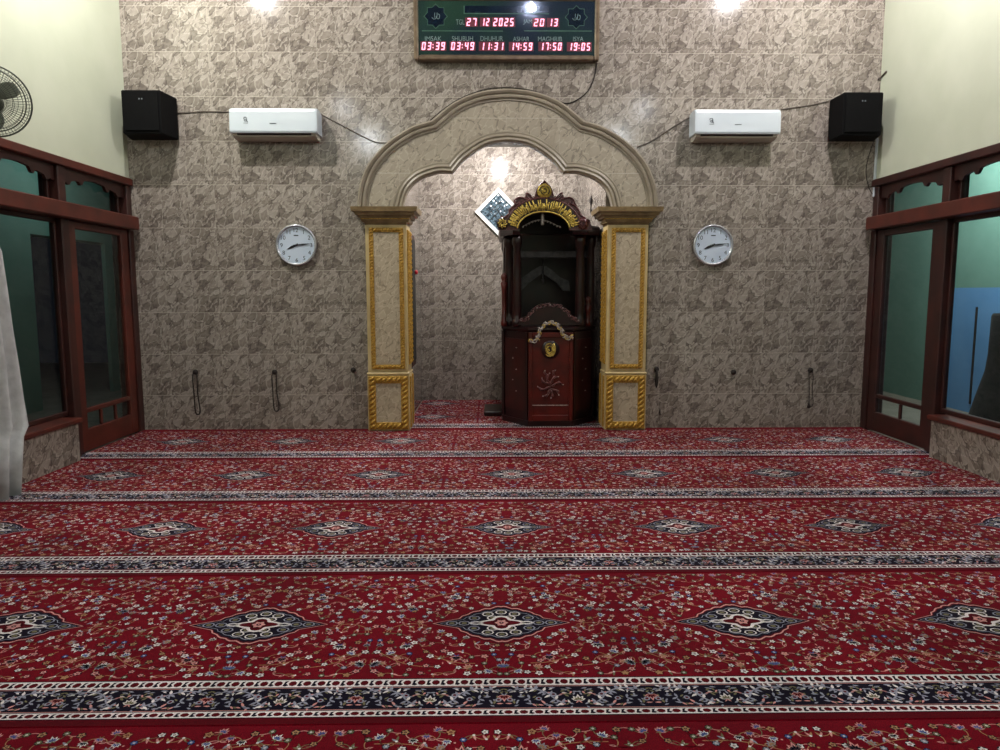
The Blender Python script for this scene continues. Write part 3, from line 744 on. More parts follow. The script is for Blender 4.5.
# gilded arch carving on the panel: small scrolls along a cusped line
b = MB()
line = [(530, 341), (537, 340), (539, 333), (543, 326), (549, 322.5), (555, 323.5), (560, 328), (563, 334), (567, 338), (572, 337)]
L_ = catmull(line, 3)
for i, (px, py) in enumerate(L_):
    X0, Z0 = at(px, py, Yc); a0 = i*1.9
    b.tube([(X0+cos(a0+q*.9)*(.026-q*.003), Yc-.006, Z0+sin(a0+q*.9)*(.022-q*.0025)) for q in range(6)], .0055, M['silver'] if i % 3 else M['pul_gold'], 5)
stroke(b, line, Yc, .008, M['silver'])
b.build('arch_carving', pul)
b = MB(); X0, Z0 = at(550.5, 349.5, Yc)
b.lathe([(.001, .006), (.082, .004), (.09, -.002), (.082, -.008), (.001, -.008)], (X0, Yc, Z0), M['pul_dark'], 20, 'Y')
for i in range(13):
    a = i*2.4; q = .018+.045*(i/13)
    b.tube([(X0+cos(a+k_*.5)*q*(.9), Yc-.012, Z0+sin(a+k_*.5)*q*1.15+.006*k_-.01) for k_ in range(5)], .006, M['pul_gold'], 5)
b.build('calligraphy_medallion', pul)
b = MB(); X0, Z0 = at(550.5, 386, Yc)
for (dx, dz, a, ln) in ((0, .0, pi/2, .11), (0, .02, pi/2-.9, .09), (0, .02, pi/2+.9, .09), (0, -.01, .1, .11), (0, -.01, pi-.1, .11), (0, -.03, -.7, .09), (0, -.03, pi+.7, .09), (0, -.04, -pi/2, .07), (.03, .10, 1.2, .05), (-.03, .10, pi-1.2, .05)):
    P = [(X0+dx+cos(a+.5*sin(t*3))*ln*1.15*t, Yc-.006+.014, Z0+dz+sin(a+.5*sin(t*3))*ln*1.15*t) for t in (0, .25, .5, .75, 1)]
    b.tube(P, [.006, .013, .008, .015, .003], M['pul_red'], 5); b.lathe([(.001, -.004), (.007, 0), (.001, .004)], (P[-1][0], P[-1][1]-.004, P[-1][2]), M['silver'], 6, 'Y')
b.build('floral_carving', pul)
# carved rail over the ledge
b = MB()
pts = [(518, 325), (521, 318), (527, 316), (532, 309), (540, 304), (550, 302.5), (560, 304), (567, 309), (572, 315), (578, 318), (580, 325)]
Yr = .14; P = [at(a, c, Yr) for a, c in pts]; b.prism([(p[0], max(p[1], 1.004)) for p in P], Yr, Yr+.035, M['pul_dark'])
for i, (px, py) in enumerate(catmull(pts[1:-1], 3)):
    X0, Z0 = at(px, py+2.5, Yr); b.tube([(X0+cos(i*1.7+q)*(.024-.003*q), Yr-.006, Z0+sin(i*1.7+q)*(.020-.003*q)) for q in range(6)], .0055, M['pul_red'], 5)
    if i % 4 == 0: b.lathe([(.001, -.004), (.006, 0), (.001, .004)], (X0, Yr-.012, Z0), M['silver'], 6, 'Y')
b.build('carved_rail', pul)
# upper posts
def post(x, yy, r, m, name='post'):
    MB().lathe([(r, 1.0), (r*1.15, 1.02), (r*1.15, 1.06), (r*.8, 1.08), (r, 1.14), (r*.9, 1.5), (r*.75, 1.78), (r*1.1, 1.82), (r*1.1, 1.86), (r, 1.905)], (x, yy, 0), m, 14).build(name, pul)
post(.04, .42, .05, M['pul_dark']); post(.115, .25, .045, M['pul_dark']); post(.745, .25, .05, M['pul_dark']); post(.865, .36, .045, M['pul_dark'])
post(.03, 1.2, .05, M['pul_dark']); post(.86, 1.2, .05, M['pul_dark'])
# short turned finial posts in front
for px, py in ((504, 277), (588, 300)):
    X0, Z0 = at(px, py, .34)
    MB().lathe([(.03, 1.0), (.034, 1.04), (.02, 1.07), (.026, Z0-.12), (.036, Z0-.06), (.018, Z0-.045), (.034, Z0-.01), (.03, Z0+.02), (.001, Z0+.045)], (X0, .33, 0), M['pul'], 12).build('finial_post', pul)
# enclosure: back and right side boards, inner shelf and relief
MB().bbox(.0, .90, 1.22, 1.25, 1.0, 2.04, M['pul_dark']).build('back_board', pul)
MB().bbox(.885, .905, .42, 1.22, 1.0, 1.93, M['pul_dark']).build('side_board', pul)
MB().bbox(-.01, .008, .62, 1.22, 1.0, 1.93, M['pul_dark']).build('side_board', pul)
X0, Z0 = at(514, 258, .75); X1, Z1 = at(573, 251, .75)
MB().bbox(.0, .89, .72, .76, Z0, Z1, M['grey'], .006).build('crossbar', pul)
b = MB(); pts = [(514, 292), (515, 281), (523, 277), (533, 270), (540, 266), (546, 266), (552, 270), (560, 277), (569, 281), (570, 291), (563, 291), (557, 283), (548, 277), (543, 273), (537, 277), (529, 283), (521, 291)]
b.prism([at(a, c, .95) for a, c in pts], .95, .97, M['grey'])
b.build('scalloped_relief', pul)
X0, Z0 = at(543, 284, .93); X1, Z1 = at(543.5, 276, .93)
b = MB(); b.lathe([(.012, Z0), (.018, Z0+.05), (.008, Z0+.06), (.008, 1.72)], (X0, .93, 0), M['grey'], 10); b.build('hanging_microphone', pul)  # pale microphone hung inside the canopy, gives no light
# cornice + canopy arch
for P_ in ([(-.05, 1.25), (-.05, .40), (.07, .12), (.135, .12), (.135, .33), (.07, .48), (.07, 1.25)], [(.94, 1.25), (.94, .34), (.80, .12), (.655, .12), (.655, .33), (.82, .48), (.82, 1.25)]):
    c_ = (sum(p[0] for p in P_)/7, sum(p[1] for p in P_)/7)
    MB().loft([[(x, yy, z) for x, yy in grow(P_, d, c_)] for z, d in ((1.90, .0), (1.93, .03), (1.955, .03), (1.975, .06), (1.99, .06))], M['pul_dark']).build('cornice', pul)
b = MB(); ve_ = []
for i in range(17):
    a = pi*i/16; ve_.append((cos(a), sin(a)))
rings = []
for yy, k_ in ((.15, 1), (1.15, 1)):
    rings.append([(.38+c_*.40, yy, 1.985+s_*.235) for c_, s_ in ve_]+[(.38+c_*.37, yy, 1.985+s_*.205) for c_, s_ in ve_[::-1]])
b.loft(rings, M['pul_dark']); b.prism([(.38+c_*.39, 1.985+s_*.225) for c_, s_ in ve_], 1.12, 1.15, M['pul_dark']); b.build('roof', pul)
Yk = .085
outl = [(498, 230), (497, 222), (501, 216), (507, 217), (510, 210), (515, 202), (518, 197.5), (524, 198), (527, 193), (531, 197), (535, 196), (536, 189), (540, 183.5), (544, 180), (548, 183.5), (552, 189), (553.5, 196), (558, 197), (562, 193), (565, 198), (571, 197.5), (575, 202), (580, 211), (584, 217), (590, 220), (592, 230)]
inner = [(569.5, 230), (569, 225), (566, 219.5), (560, 215), (552, 212.5), (543.5, 212), (535, 213), (527, 216), (521, 221), (518, 227), (517.5, 230)]
MB().prism([at(a, c, Yk) for a, c in outl+inner], Yk, Yk+.05, M['pul_red']).build('canopy_board', pul)
# dark band with gold script
def arcpt(t, k_):   # t 0..1 along the arch, k_ 0 inner .. 1 outer
    a = pi*(1-t); cx_, cy_ = 543.5, 230
    ri = (26, 18); ro = (38.5, 32.5)
    return (cx_+cos(a)*(ri[0]+(ro[0]-ri[0])*k_), cy_-sin(a)*(ri[1]+(ro[1]-ri[1])*k_))
b = MB(); N_ = 30
B0 = [arcpt(.04+.92*i/N_, .08) for i in range(N_+1)]+[arcpt(.96-.92*i/N_, .92) for i in range(N_+1)]
b.prism([at(a, c, Yk-.012) for a, c in B0], Yk-.012, Yk, M['pul_dark']); b.build('script_band', pul)
b = MB(); Yg = Yk-.018; rg = random.Random(5)
for i in range(44):
    t = .06+.88*i/43; k0_, k1_ = rg.choice(((.15, .85), (.2, .9), (.12, .6), (.35, .85)))
    p0, p1 = arcpt(t, k0_), arcpt(t+.004*rg.choice((-1, 1)), k1_); stroke(b, [p0, ((p0[0]+p1[0])/2+.25, (p0[1]+p1[1])/2), p1], Yg, .0065, M['pul_gold'])
    if i % 2 == 0:
        k_ = rg.uniform(.15, .6); stroke(b, [arcpt(t, k_+.12), arcpt(t+.01, k_), arcpt(t+.024, k_+.05), arcpt(t+.032, k_+.2)], Yg, .006, M['pul_gold'])
for k_ in (0.03, .97): stroke(b, [arcpt(.03+.94*i/24, k_) for i in range(25)], Yg+.004, .008, M['pul_gold'] if k_ < .5 else M['pul_red'])
b.build('gold_calligraphy', pul)
b = MB()
X0, Z0 = at(544.3, 191, Yk-.01)
b.lathe([(.001, .01), (.066, .008), (.072, -.004), (.060, -.012), (.001, -.016)], (X0, Yk-.008, Z0), M['pul_gold'], 20, 'Y')
for i in range(9):
    a = i*.7; b.tube([(X0+cos(a+q*.6)*(.02+.03*(i % 3)/2), Yk-.026, Z0+sin(a+q*.6)*(.02+.028*(i % 3)/2)) for q in range(4)], .005, M['pul_gold' if i % 2 else 'pul_dark'], 5)
b.build('crest_medallion', pul)
b = MB()
for sx in (1, -1):
    c0 = 544.3
    for pts in ([(11, 199), (14, 195), (18, 193), (17, 197), (13, 200)], [(16, 200), (21, 198), (26, 197.5), (30, 201), (28, 205), (25, 202)],
                [(24, 204), (31, 206), (35, 211), (33, 215), (30, 212)], [(33, 212), (38, 216), (42, 219), (41, 223), (37, 220)], [(9, 196), (7, 189), (3, 184), (0, 181)]):
        stroke(b, catmull([(c0+sx*a, c) for a, c in pts], 3), Yk-.008, .009, M['pul_red'])
b.build('leaf_scrolls', pul)
for px, gold in ((502.5, True), (583, False)):
    b = MB(); X0, Z0 = at(px, 223.5, Yk-.02)
    b.lathe([(.001, .02), (.052, .016), (.058, 0), (.045, -.012), (.001, -.014)], (X0, Yk-.01, Z0), M['pul_dark' if gold else 'pul_red'], 16, 'Y')
    for i in range(8):
        a = i*pi/4; b.tube([(X0+cos(a)*.012, Yk-.026, Z0+sin(a)*.012), (X0+cos(a+.3)*.03, Yk-.03, Z0+sin(a+.3)*.03), (X0+cos(a+.8)*.044, Yk-.024, Z0+sin(a+.8)*.044)], .006, M['pul_gold' if gold else 'pul_red'], 5)
    b.build('rosette', pul)
# silver fringe hanging inside the canopy
b = MB()
for i in range(13):
    t = i/12; px = 523+37*t; py = 227-6.5*sin(pi*min(1, t*1.05))
    if i == 6: continue
    X0, Z0 = at(px, py, .16); b.lathe([(.001, -.010), (.011, 0), (.001, .012)], (X0, .16, Z0), M['silver'], 7)
b.tube([(at(523+37*i/12, 226.3-6.5*sin(pi*min(1, i/12*1.05)), .16)[0], .16, at(523+37*i/12, 226.3-6.5*sin(pi*min(1, i/12*1.05)), .16)[1]) for i in range(13)], .003, M['silver'], 4)
X0, Z0 = at(542.5, 225, .16); X1, Z1 = at(542.5, 213.5, .16)
b.lathe([(.015, Z0), (.017, Z0+.01), (.015, Z1-.01), (.013, Z1)], (X0, .16, 0), M['silver'], 8)
b.build('hanging_fringe', pul)
MB().bbox(-.22, -.03, .70, 1.25, PB, .06, M['pul_dark']).build('step', pul)  # low dark block filling the dark area left of the podium

# dark upright thing behind left pillar
t = thing('narrow_cupboard', 'narrow dark upright panel with a red knob just behind the left pillar', 'cupboard', (NL+.04, .62, .50))
MB().bbox(NL+.001, NL+.055, .36, .72, .58, 1.93, M['wood_dark']).build('body', t)
MB().bbox(NL+.055, NL+.062, .40, .68, .64, 1.88, M['slot']).build('front', t)
MB().lathe([(.001, 0), (.02, .004), (.024, .02), (.014, .032), (.001, .034)], (NL+.062, .60, 1.55), M['red_dot'], 12, 'X').build('knob', t)

# ------------------------------------------------------------------ air conditioners
def aircon(x0, x1, label):
    a = thing('air_conditioner', label, 'air conditioner', ((x0+x1)/2, 0, 2.745), 'wall air conditioners')
    prof = [(-.002, 2.985), (-.05, 3.005), (-.17, 3.005), (-.192, 2.995), (-.20, 2.97), (-.205, 2.80), (-.198, 2.785), (-.185, 2.782), (-.002, 2.782)]
    n = len(prof); rings = []
    for x, k_ in ((x0, .965), (x0+.01, .99), (x0+.022, 1), (x1-.022, 1), (x1-.01, .99), (x1, .965)):
        rings.append([(x, yy*k_ if yy < -.01 else yy, 2.89+(z-2.89)*k_) for yy, z in prof])
    MB().loft(rings, M['white'], smooth=False).build('front_cover', a)
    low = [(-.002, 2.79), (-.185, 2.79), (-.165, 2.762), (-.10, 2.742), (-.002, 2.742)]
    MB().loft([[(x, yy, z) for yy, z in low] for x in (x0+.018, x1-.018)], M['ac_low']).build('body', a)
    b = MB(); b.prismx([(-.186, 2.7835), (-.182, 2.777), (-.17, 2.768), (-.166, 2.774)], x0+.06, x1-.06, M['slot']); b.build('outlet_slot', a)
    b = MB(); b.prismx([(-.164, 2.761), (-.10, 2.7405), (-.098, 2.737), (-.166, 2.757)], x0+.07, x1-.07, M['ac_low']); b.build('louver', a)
    b = MB(); ex = x0+.15
    yy = -.2045
    b.tube([(ex-.018, yy, 2.905), (ex-.012, yy, 2.918), (ex+.004, yy, 2.92), (ex+.012, yy, 2.91), (ex+.012, yy, 2.885)], .003, M['ink_grey'], 4)
    b.tube([(ex+.012, yy, 2.90), (ex-.006, yy, 2.902), (ex-.014, yy, 2.893), (ex-.006, yy, 2.885), (ex+.006, yy, 2.888), (ex+.02, yy, 2.878)], .003, M['ink_grey'], 4)
    b.box(ex-.02, ex+.022, yy-.0015, yy, 2.866, 2.869, M['ink_grey']); b.build('logo', a); b = MB(); b.box((x0+x1)/2-.03, (x0+x1)/2+.03, yy-.003, yy, 2.862, 2.868, M['ink_grey'])
    b.build('nameplate', a)
aircon(-2.515, -1.722, 'white split air conditioner on the back wall left of the arch')
aircon(1.725, 2.515, 'white split air conditioner on the back wall right of the arch')

# ------------------------------------------------------------------ wall clocks
def clock(x, z, label, hang):
    c = thing('wall_clock', label, 'clock', (x, 0, z-.195), 'round wall clocks'); r = .195
    MB().lathe([(r-.025, -.002), (r-.005, -.004), (r, -.03), (r-.004, -.044), (r-.014, -.048), (r-.022, -.040), (r-.024, -.024)], (x, 0, z), M['chrome'], 48, 'Y').build('rim', c)
    MB().lathe([(.001, -.004), (r-.022, -.004), (r-.022, -.026), (.001, -.026)], (x, 0, z), M['dial'], 48, 'Y', smooth=False).build('dial', c)
    for i in range(12):
        a = pi/2-2*pi*(i+1)/12; rr = r*.72
        MB().text(str(i+1), x+cos(a)*rr, z+sin(a)*rr, -.0268, .038, None, M['ink']).build('numeral', c)
    b = MB(); b.box(x-.022, x+.022, -.0275, -.0262, z+.086, z+.095, M['ink']); b.build('dial_mark', c); b = MB()
    for i in range(60):
        a = 2*pi*i/60; rr = r*.87; b.box(x+cos(a)*rr-.0015, x+cos(a)*rr+.0015, -.0272, -.0262, z+sin(a)*rr-.0015, z+sin(a)*rr+.0015, M['ink'])
    b.build('minute_track', c)
    def hand(ang, ln, w, yy, nm, tail=.02):
        a = pi/2-ang; d = Vector((cos(a), sin(a))); n_ = Vector((-d.y, d.x)); P = [d*-tail+n_*w*.4, d*-tail-n_*w*.4, d*ln*.5-n_*w*.5, d*ln, d*ln*.5+n_*w*.5]
        MB().prism([(x+p.x, z+p.y) for p in P], yy-.0015, yy, M['ink']).build(nm, c)
    hand(2*pi*(8.23/12), .10, .024, -.029, 'hour_hand'); hand(2*pi*(14/60), .14, .014, -.032, 'minute_hand', .03)
    MB().lathe([(.001, -.0275), (.009, -.0275), (.009, -.035), (.001, -.036)], (x, 0, z), M['ink'], 14, 'Y').build('pivot', c)
clock(-1.99, 1.788, 'round silver-rimmed white clock on the wall left of the arch', 0)
clock(1.98, 1.788, 'round silver-rimmed white clock on the wall right of the arch', 0)

# ------------------------------------------------------------------ loudspeakers
def speaker(s, label):
    yf, yk = -.30, -.035
    zt, zb = 3.128, 2.75
    if s < 0: F0, F1, K0, K1 = at(121, 90, yf)[0], at(160, 90, yf)[0], at(131, 140, yk)[0], at(176.5, 98, yk)[0]
    else: F0, F1, K0, K1 = at(883.5, 92, yf)[0], at(844, 92, yf)[0], at(874, 140, yk)[0], at(830, 100, yk)[0]
    sp = thing('wall_speaker', label, 'speaker', ((K0+K1)/2, 0, zb), 'black corner loudspeakers')
    cab = [(F0, yf), (F1, yf), (K1, yk), (K0, yk)]
    def ins(P, d):
        c = Vector((sum(p[0] for p in P)/4, sum(p[1] for p in P)/4)); return [tuple(c+(Vector(p)-c)*(1-d)) for p in P]
    MB().loft([[(x, yy, z) for x, yy in ins(cab, e)] for z, e in ((zb, .04), (zb+.01, 0), (zt-.01, 0), (zt, .04))], M['black']).build('cabinet', sp)
    # grille on the baffle facing the room
    A, B_ = Vector((F0, yf)), Vector((F1, yf)); t_ = (B_-A).normalized(); nn = Vector((0, -1))
    P = [A+t_*.025, B_-t_*.02, B_-t_*.02+nn*.012, A+t_*.025+nn*.012]
    MB().prismz([tuple(p) for p in P], zb+.03, zt-.03, M['black']).build('grille', sp)
    b = MB(); q = (A+B_)/2
    for k_ in (-1, 1): b.box(q.x+k_*.012-.006, q.x+k_*.012+.006, yf-.014, yf-.012, zt-.085, zt-.073, M['ink_grey'])
    b.build('badge', sp)
    cx_ = (K0+K1)/2
    MB().bbox(cx_-.03, cx_+.03, -.035, -.001, 2.85, 3.0, M['slot']).build('bracket', sp)
speaker(-1, 'black loudspeaker hung in the upper left corner of the back wall')
speaker(1, 'black loudspeaker hung in the upper right corner beside a white conduit')

# ------------------------------------------------------------------ LED prayer-time sign
YS = -.085
sx0, sz0 = at(414, 60, YS); sx1, _ = at(599, 60, YS); sz1 = at(500, 0, YS)[1]+.03
sign = thing('prayer_time_display', 'framed green LED prayer time board high above the arch', 'sign', ((sx0+sx1)/2, 0, sz0))
b = MB(); fwd = .043
for x0, x1, z0, z1 in ((sx0, sx0+fwd, sz0, sz1), (sx1-fwd, sx1, sz0, sz1), (sx0+fwd, sx1-fwd, sz0, sz0+fwd+.008), (sx0+fwd, sx1-fwd, sz1-fwd*.8, sz1)):
    b.bbox(x0, x1, YS-.004, -.001, z0, z1, M['frame_gold'], .012)
b.build('frame', sign)
MB().box(sx0+.03, sx1-.03, YS+.012, -.002, sz0+.03, sz1-.03, M['panel']).build('panel', sign)
YP = YS+.012
b = MB()
def prect(b, xa, xb, ya_, yb_, m, lift): 
    p, q = at(xa, yb_, YP), at(xb, ya_, YP); b.box(p[0], q[0], YP-lift, YP-.0002, p[1], q[1], m)
prect(b, 464.5, 549, 6.2, 13.5, M['panel_navy'], .002)

for p_ in (((464, 5.8), (464, 13.8)),): prect(b, 463.6, 464.6, 5.8, 13.8, M['print_green'], .0022)
prect(b, 464.6, 549, 13.4, 13.9, M['print_green'], .0022); b.build('scrolling_text_strip', sign)
for xa, xb in ((422, 503), (524, 592)): b = MB(); prect(b, xa, xb, 30.6, 31.3, M['print_green'], .0012); b.build('divider_line', sign)
for ex, ey, rr in ((435.7, 16.3, 11.5), (576.3, 17.3, 11)):
    b = MB(); X0, Z0 = at(ex, ey, YP); R_ = rr/104.5
    for k_, mm, lf in ((1.0, 'print_green', .0010), (.93, 'panel_navy', .0016)):
        P = []
        for i in range(16):
            a = pi/2+2*pi*i/16; q = R_*k_*(1 if i % 2 == 0 else .78); P.append((X0+cos(a)*q, Z0+sin(a)*q))
        b.prism(P, YP-lf, YP-.0002, M[mm])
    cr = catmull([(-.035, -.01), (-.02, -.025), (.0, -.02), (.005, .0), (.012, -.02), (.03, -.02), (.036, .01), (.02, .02)], 3)
    b.tube([(X0+x, YP-.003, Z0+z) for x, z in cr], .0028, M['print_grey'], 4)
    for dx in (-.012, .01): b.tube([(X0+dx, YP-.003, Z0-.015), (X0+dx+.004, YP-.003, Z0+.03)], .0025, M['print_grey'], 4)
    b.build('star_emblem', sign)
for txt, xa, xb, ya_, yb_ in (('IMSAK', 425, 441.5, 36.3, 41), ('SHUBUH', 452, 473, 36.3, 41), ('DHUHUR', 480.5, 503, 36.3, 41), ('ASHAR', 513, 529.3, 36.8, 41.3), ('MAGHRIB', 538, 562, 36.8, 41.3), ('ISYA', 573, 583.5, 36.8, 41.3), ('TGL', 456, 464.5, 19.5, 24.7), ('JAM', 523.3, 532, 19.5, 24.7)):
    p, q = at(xa, yb_, YP), at(xb, ya_, YP); b = MB(); b.text(txt, (p[0]+q[0])/2, (p[1]+q[1])/2, YP-.0022, q[1]-p[1], q[0]-p[0], M['print_grey']); b.build('printed_label', sign)
SEG = {'0': 'abcdef', '1': 'bc', '2': 'abged', '3': 'abgcd', '4': 'fgbc', '5': 'afgcd', '7': 'abc', '9': 'abcdfg', '8': 'abcdefg', '6': 'afgedc'}
def digits(b, bg, txt, xa, xb, ya_, yb_):
    p, q = at(xa, yb_, YP), at(xb, ya_, YP); W = q[0]-p[0]; Hh = q[1]-p[1]
    units = sum(.45 if c == ':' else (.5 if c == ' ' else 1) for c in txt); u = W/units; x = p[0]; z = p[1]; y_ = YP-.004
    bg.box(p[0]-.006, q[0]+.006, YP-.0025, YP-.0003, p[1]-.006, q[1]+.006, M['led_bg'])
    for c in txt:
        if c == ' ': x += u*.5; continue
        if c == ':':
            for fz in (.3, .68): b.box(x+u*.1, x+u*.26, y_, y_+.001, z+Hh*fz-.005, z+Hh*fz+.005, M['led'])
            x += u*.45; continue
        w = u*.66; th = Hh*.15; sl = .12
        def quad(x0, z0, x1, z1):
            P = [(x0, z0), (x1, z0), (x1, z1), (x0, z1)]; b.prism([(x+u*.1+a+(c_*sl), z+c_) for a, c_ in P], y_, y_+.001, M['led'])
        R_ = {'a': (th*.4, Hh-th, w-th*.4, Hh), 'd': (th*.4, 0, w-th*.4, th), 'g': (th*.5, Hh/2-th/2, w-th*.5, Hh/2+th/2),
              'b': (w-th, Hh/2+th*.2, w, Hh-th*.3), 'c': (w-th, th*.3, w, Hh/2-th*.2), 'f': (0, Hh/2+th*.2, th, Hh-th*.3), 'e': (0, th*.3, th, Hh/2-th*.2)}
        for s_ in SEG[c]: quad(*R_[s_])
        x += u
for t_, xa, xb, ya_, yb_ in (('03:39', 421, 445.7, 42.3, 50), ('03:49', 450.3, 474.8, 42.3, 50), ('11:31', 479.5, 504.2, 42.6, 50.2), ('14:59', 509.5, 533, 42.8, 50.4), ('17:50', 539, 562.3, 42.8, 50.4), ('19:05', 567.5, 591, 43, 50.6),
                             ('27', 465.8, 477.3, 18.3, 26), ('12', 480.6, 489.8, 18.3, 26), ('2025', 492.5, 514.5, 18.3, 26.2), ('20', 533, 545, 18.8, 26.4), ('13', 547.5, 558.5, 18.8, 26.4)):
    b, bg = MB(), MB(); digits(b, bg, t_, xa, xb, ya_, yb_)
    g_ = bg.build('led_halo_window', sign); b.build('led_readout', g_)
MB().box(sx0+.035, sx1-.035, YS-.001, YS+.001, sz0+.04, sz1-.03, M['glass']).build('glass_cover', sign)

# ------------------------------------------------------------------ cables
def cable(pts, label, r=.005, m='cable', n=3, name='cable'):
    P = catmull([(at(x, yy, -.006)[0], -.0065, at(x, yy, -.006)[1]) for x, yy in pts], n)
    o = MB().tube(P, r, M[m], 5).build(name); tag(o, label, 'cable', None)
cable([(177, 113), (190, 112.5), (205, 111.5), (229, 112)], 'thin cable between the left loudspeaker and left air conditioner')
cable([(318, 113), (330, 119), (345, 127), (360, 135), (375, 142), (387, 143)], 'thin sagging cable from the left air conditioner to the arch')
cable([(597, 63), (594, 78), (588, 91), (577, 100), (566, 103.5), (556, 100)], 'dark cable hanging from the LED board to the arch', .006, 'cord')
cable([(388, 142), (394, 138), (404, 131), (418, 126.5), (427, 123), (434, 117), (445, 108), (458, 99.5), (473, 93), (488, 88.8), (504, 87.5), (520, 88.5), (536, 91.5), (552, 98)], 'dark cable running along the upper edge of the arch', .004, 'cord')
cable([(637, 147), (650, 142), (664, 133), (678, 124), (694, 115)], 'thin cable from the arch up to the right air conditioner')
cable([(781, 109.5), (795, 107.5), (812, 105), (829, 101)], 'thin cable between the right air conditioner and right loudspeaker')
cable([(874, 141), (869, 155), (866, 172), (869, 188), (876, 199)], 'thin dark cable hanging below the right loudspeaker', .0035, 'cord')
P = [(XR-.03, -.008, at(881, 80, 0)[1]), (XR-.006, -.03, at(881, 77, 0)[1]), (XR-.008, -.10, at(881, 75, 0)[1])]
o = MB().tube(catmull(P, 3), .009, M['cable'], 6).build('cable_stub'); tag(o, 'short cable stub poking from the right corner above the loudspeaker', 'cable')
X0, Z0 = at(877.5, 141, -.02); Z1 = at(875, 197, -.02)[1]
o = MB().bbox(X0-.012, X0+.012, -.022, -.001, Z1, Z0+.03, M['white']).build('cable_conduit'); tag(o, 'white vertical cable conduit in the right corner under the speaker', 'conduit')

# ------------------------------------------------------------------ hooks with cords
def hook(px, py, label):
    X0, Z0 = at(px, py, -.01)
    o = MB().lathe([(.010, -.001), (.010, -.010), (.022, -.014), (.027, -.024), (.018, -.036), (.001, -.040)], (X0, 0, Z0), M['cord'], 12, 'Y').build('wall_hook')
    tag(o, label, 'hook', 'dark knobs low on the back wall'); return X0, Z0
def loop(X0, Z0, zb, w, m, label, r=.0075, extra=None):
    s = MB(); y_ = -.044
    P = [(X0-.012, y_+.022, Z0+.016), (X0-.022, y_, Z0-.05), (X0-w*.4, y_, Z0-(Z0-zb)*.5), (X0-w*.55+.012, y_, zb+.03), (X0+.012, y_, zb), (X0+w*.55+.012, y_, zb+.035), (X0+w*.45, y_, Z0-(Z0-zb)*.5), (X0+.02, y_, Z0-.06), (X0+.012, y_+.022, Z0+.016)]
    P = catmull(P, 5); s.tube(P, r*.8, m, 5, closed=True)
    step = 2 if r > .004 else 3
    for p in P[::step]: s.lathe([(.001, -r), (r*.85, -r*.5), (r, 0), (r*.85, r*.5), (.001, r)], (p[0], p[1], p[2]), m, 6)
    if extra: s.lathe([(.003, extra), (.018, extra+.01), (.012, extra+.04), (.002, extra+.06)], (X0-.01, y_, 0), m, 8)
    o = s.build('prayer_beads'); tag(o, label, 'prayer beads', 'bead strings hanging on the back wall'); return o
z_ = lambda py: at(300, py, -.04)[1]
a = hook(196, 372, 'dark knob on the back wall, leftmost of the row'); loop(a[0], a[1], z_(414), .042, M['cord'], 'dark looped bead string hanging nearest the left door')
a = hook(275, 372, 'dark knob on the back wall under the left clock'); loop(a[0], a[1], z_(411), .045, M['cord'], 'dark looped bead string hanging below the left clock')
a = hook(353.5, 370, 'dark knob on the back wall just left of the left pillar'); loop(a[0], a[1], z_(407), .045, M['cord_grey'], 'thin grey bead string hanging beside the left pillar', .0035)
a = hook(656, 369, 'dark knob on the back wall just right of the right pillar')
s = MB().lathe([(.004, z_(389)), (.014, z_(386)), (.018, z_(380)), (.012, z_(375)), (.004, a[1]+.01)], (a[0], -.045, 0), M['cord'], 8); s.tube([(a[0], -.03, a[1]+.015), (a[0], -.046, a[1]+.0)], .003, M['cord'])
o = s.build('cord_tassel'); tag(o, 'short dark tassel hanging beside the right pillar', 'tassel')
X0, Z0 = at(660, 413, -.012); o = MB().tube([(X0, -.008, Z0+.035), (X0-.003, -.014, Z0), (X0+.004, -.008, Z0-.02)], .006, M['cord']).build('cord_scrap'); tag(o, 'tiny dark scrap on the wall below the tassel by the right pillar', 'scrap')
hook(733, 372, 'bare dark knob with no string, under the right clock')
X0, Z0 = at(731, 373.5, -.012); 
a = hook(810, 370, 'dark knob on the back wall, rightmost of the row'); loop(a[0], a[1], z_(408), .035, M['cord'], 'dark bead string with a small tassel hanging nearest the right door', .005, z_(410))

# small hanging thing on niche right wall
X0, Z0 = NR-.012, 2.33
o = MB().lathe([(.002, -.14), (.010, -.12), (.006, -.06), (.016, -.03), (.02, .0), (.010, .03), (.003, .05)], (X0-.012, .95, Z0), M['cord'], 8).build('hanging_tassel'); tag(o, 'small black tassel hanging on the niche side wall above the pulpit', 'tassel')

# ------------------------------------------------------------------ curtain
b = MB(); XC = -3.30
rowsz = [1.90, 1.6, 1.3, 1.05, .8, .55, .42, .34, .25, .1, .02]
edge_px = [(-14, 205), (-8, 225), (1, 252), (6, 290), (11, 325), (17, 365), (21, 400), (25, 425), (20, 436), (19, 455), (18, 487)]
pts = []
for ex, ey in edge_px:
    yv, zv = atX(ex, ey, XC); pts.append((zv, yv))
pts[-1] = (.016, pts[-1][1]); pts.insert(0, (1.905, pts[0][1]-.1))
rings = []
for z, ye in pts:
    t_ = (1.9-z)/1.9; n = 48; R_ = []; y_far = -2.9
    for j in range(n+1):
        q = j/n; yy = ye+(y_far-ye)*q; amp = .012+.022*min(1, t_*1.3)
        R_.append((XC+amp*sin(q*34+.8*sin(z*2))+.006*sin(q*11+z*5), yy, z))
    rings.append(R_)
v = [p for r in rings for p in r]+[(p[0]-.003, p[1], p[2]) for r in rings for p in r]; n1 = 49; N1 = len(rings)*n1; fs = []
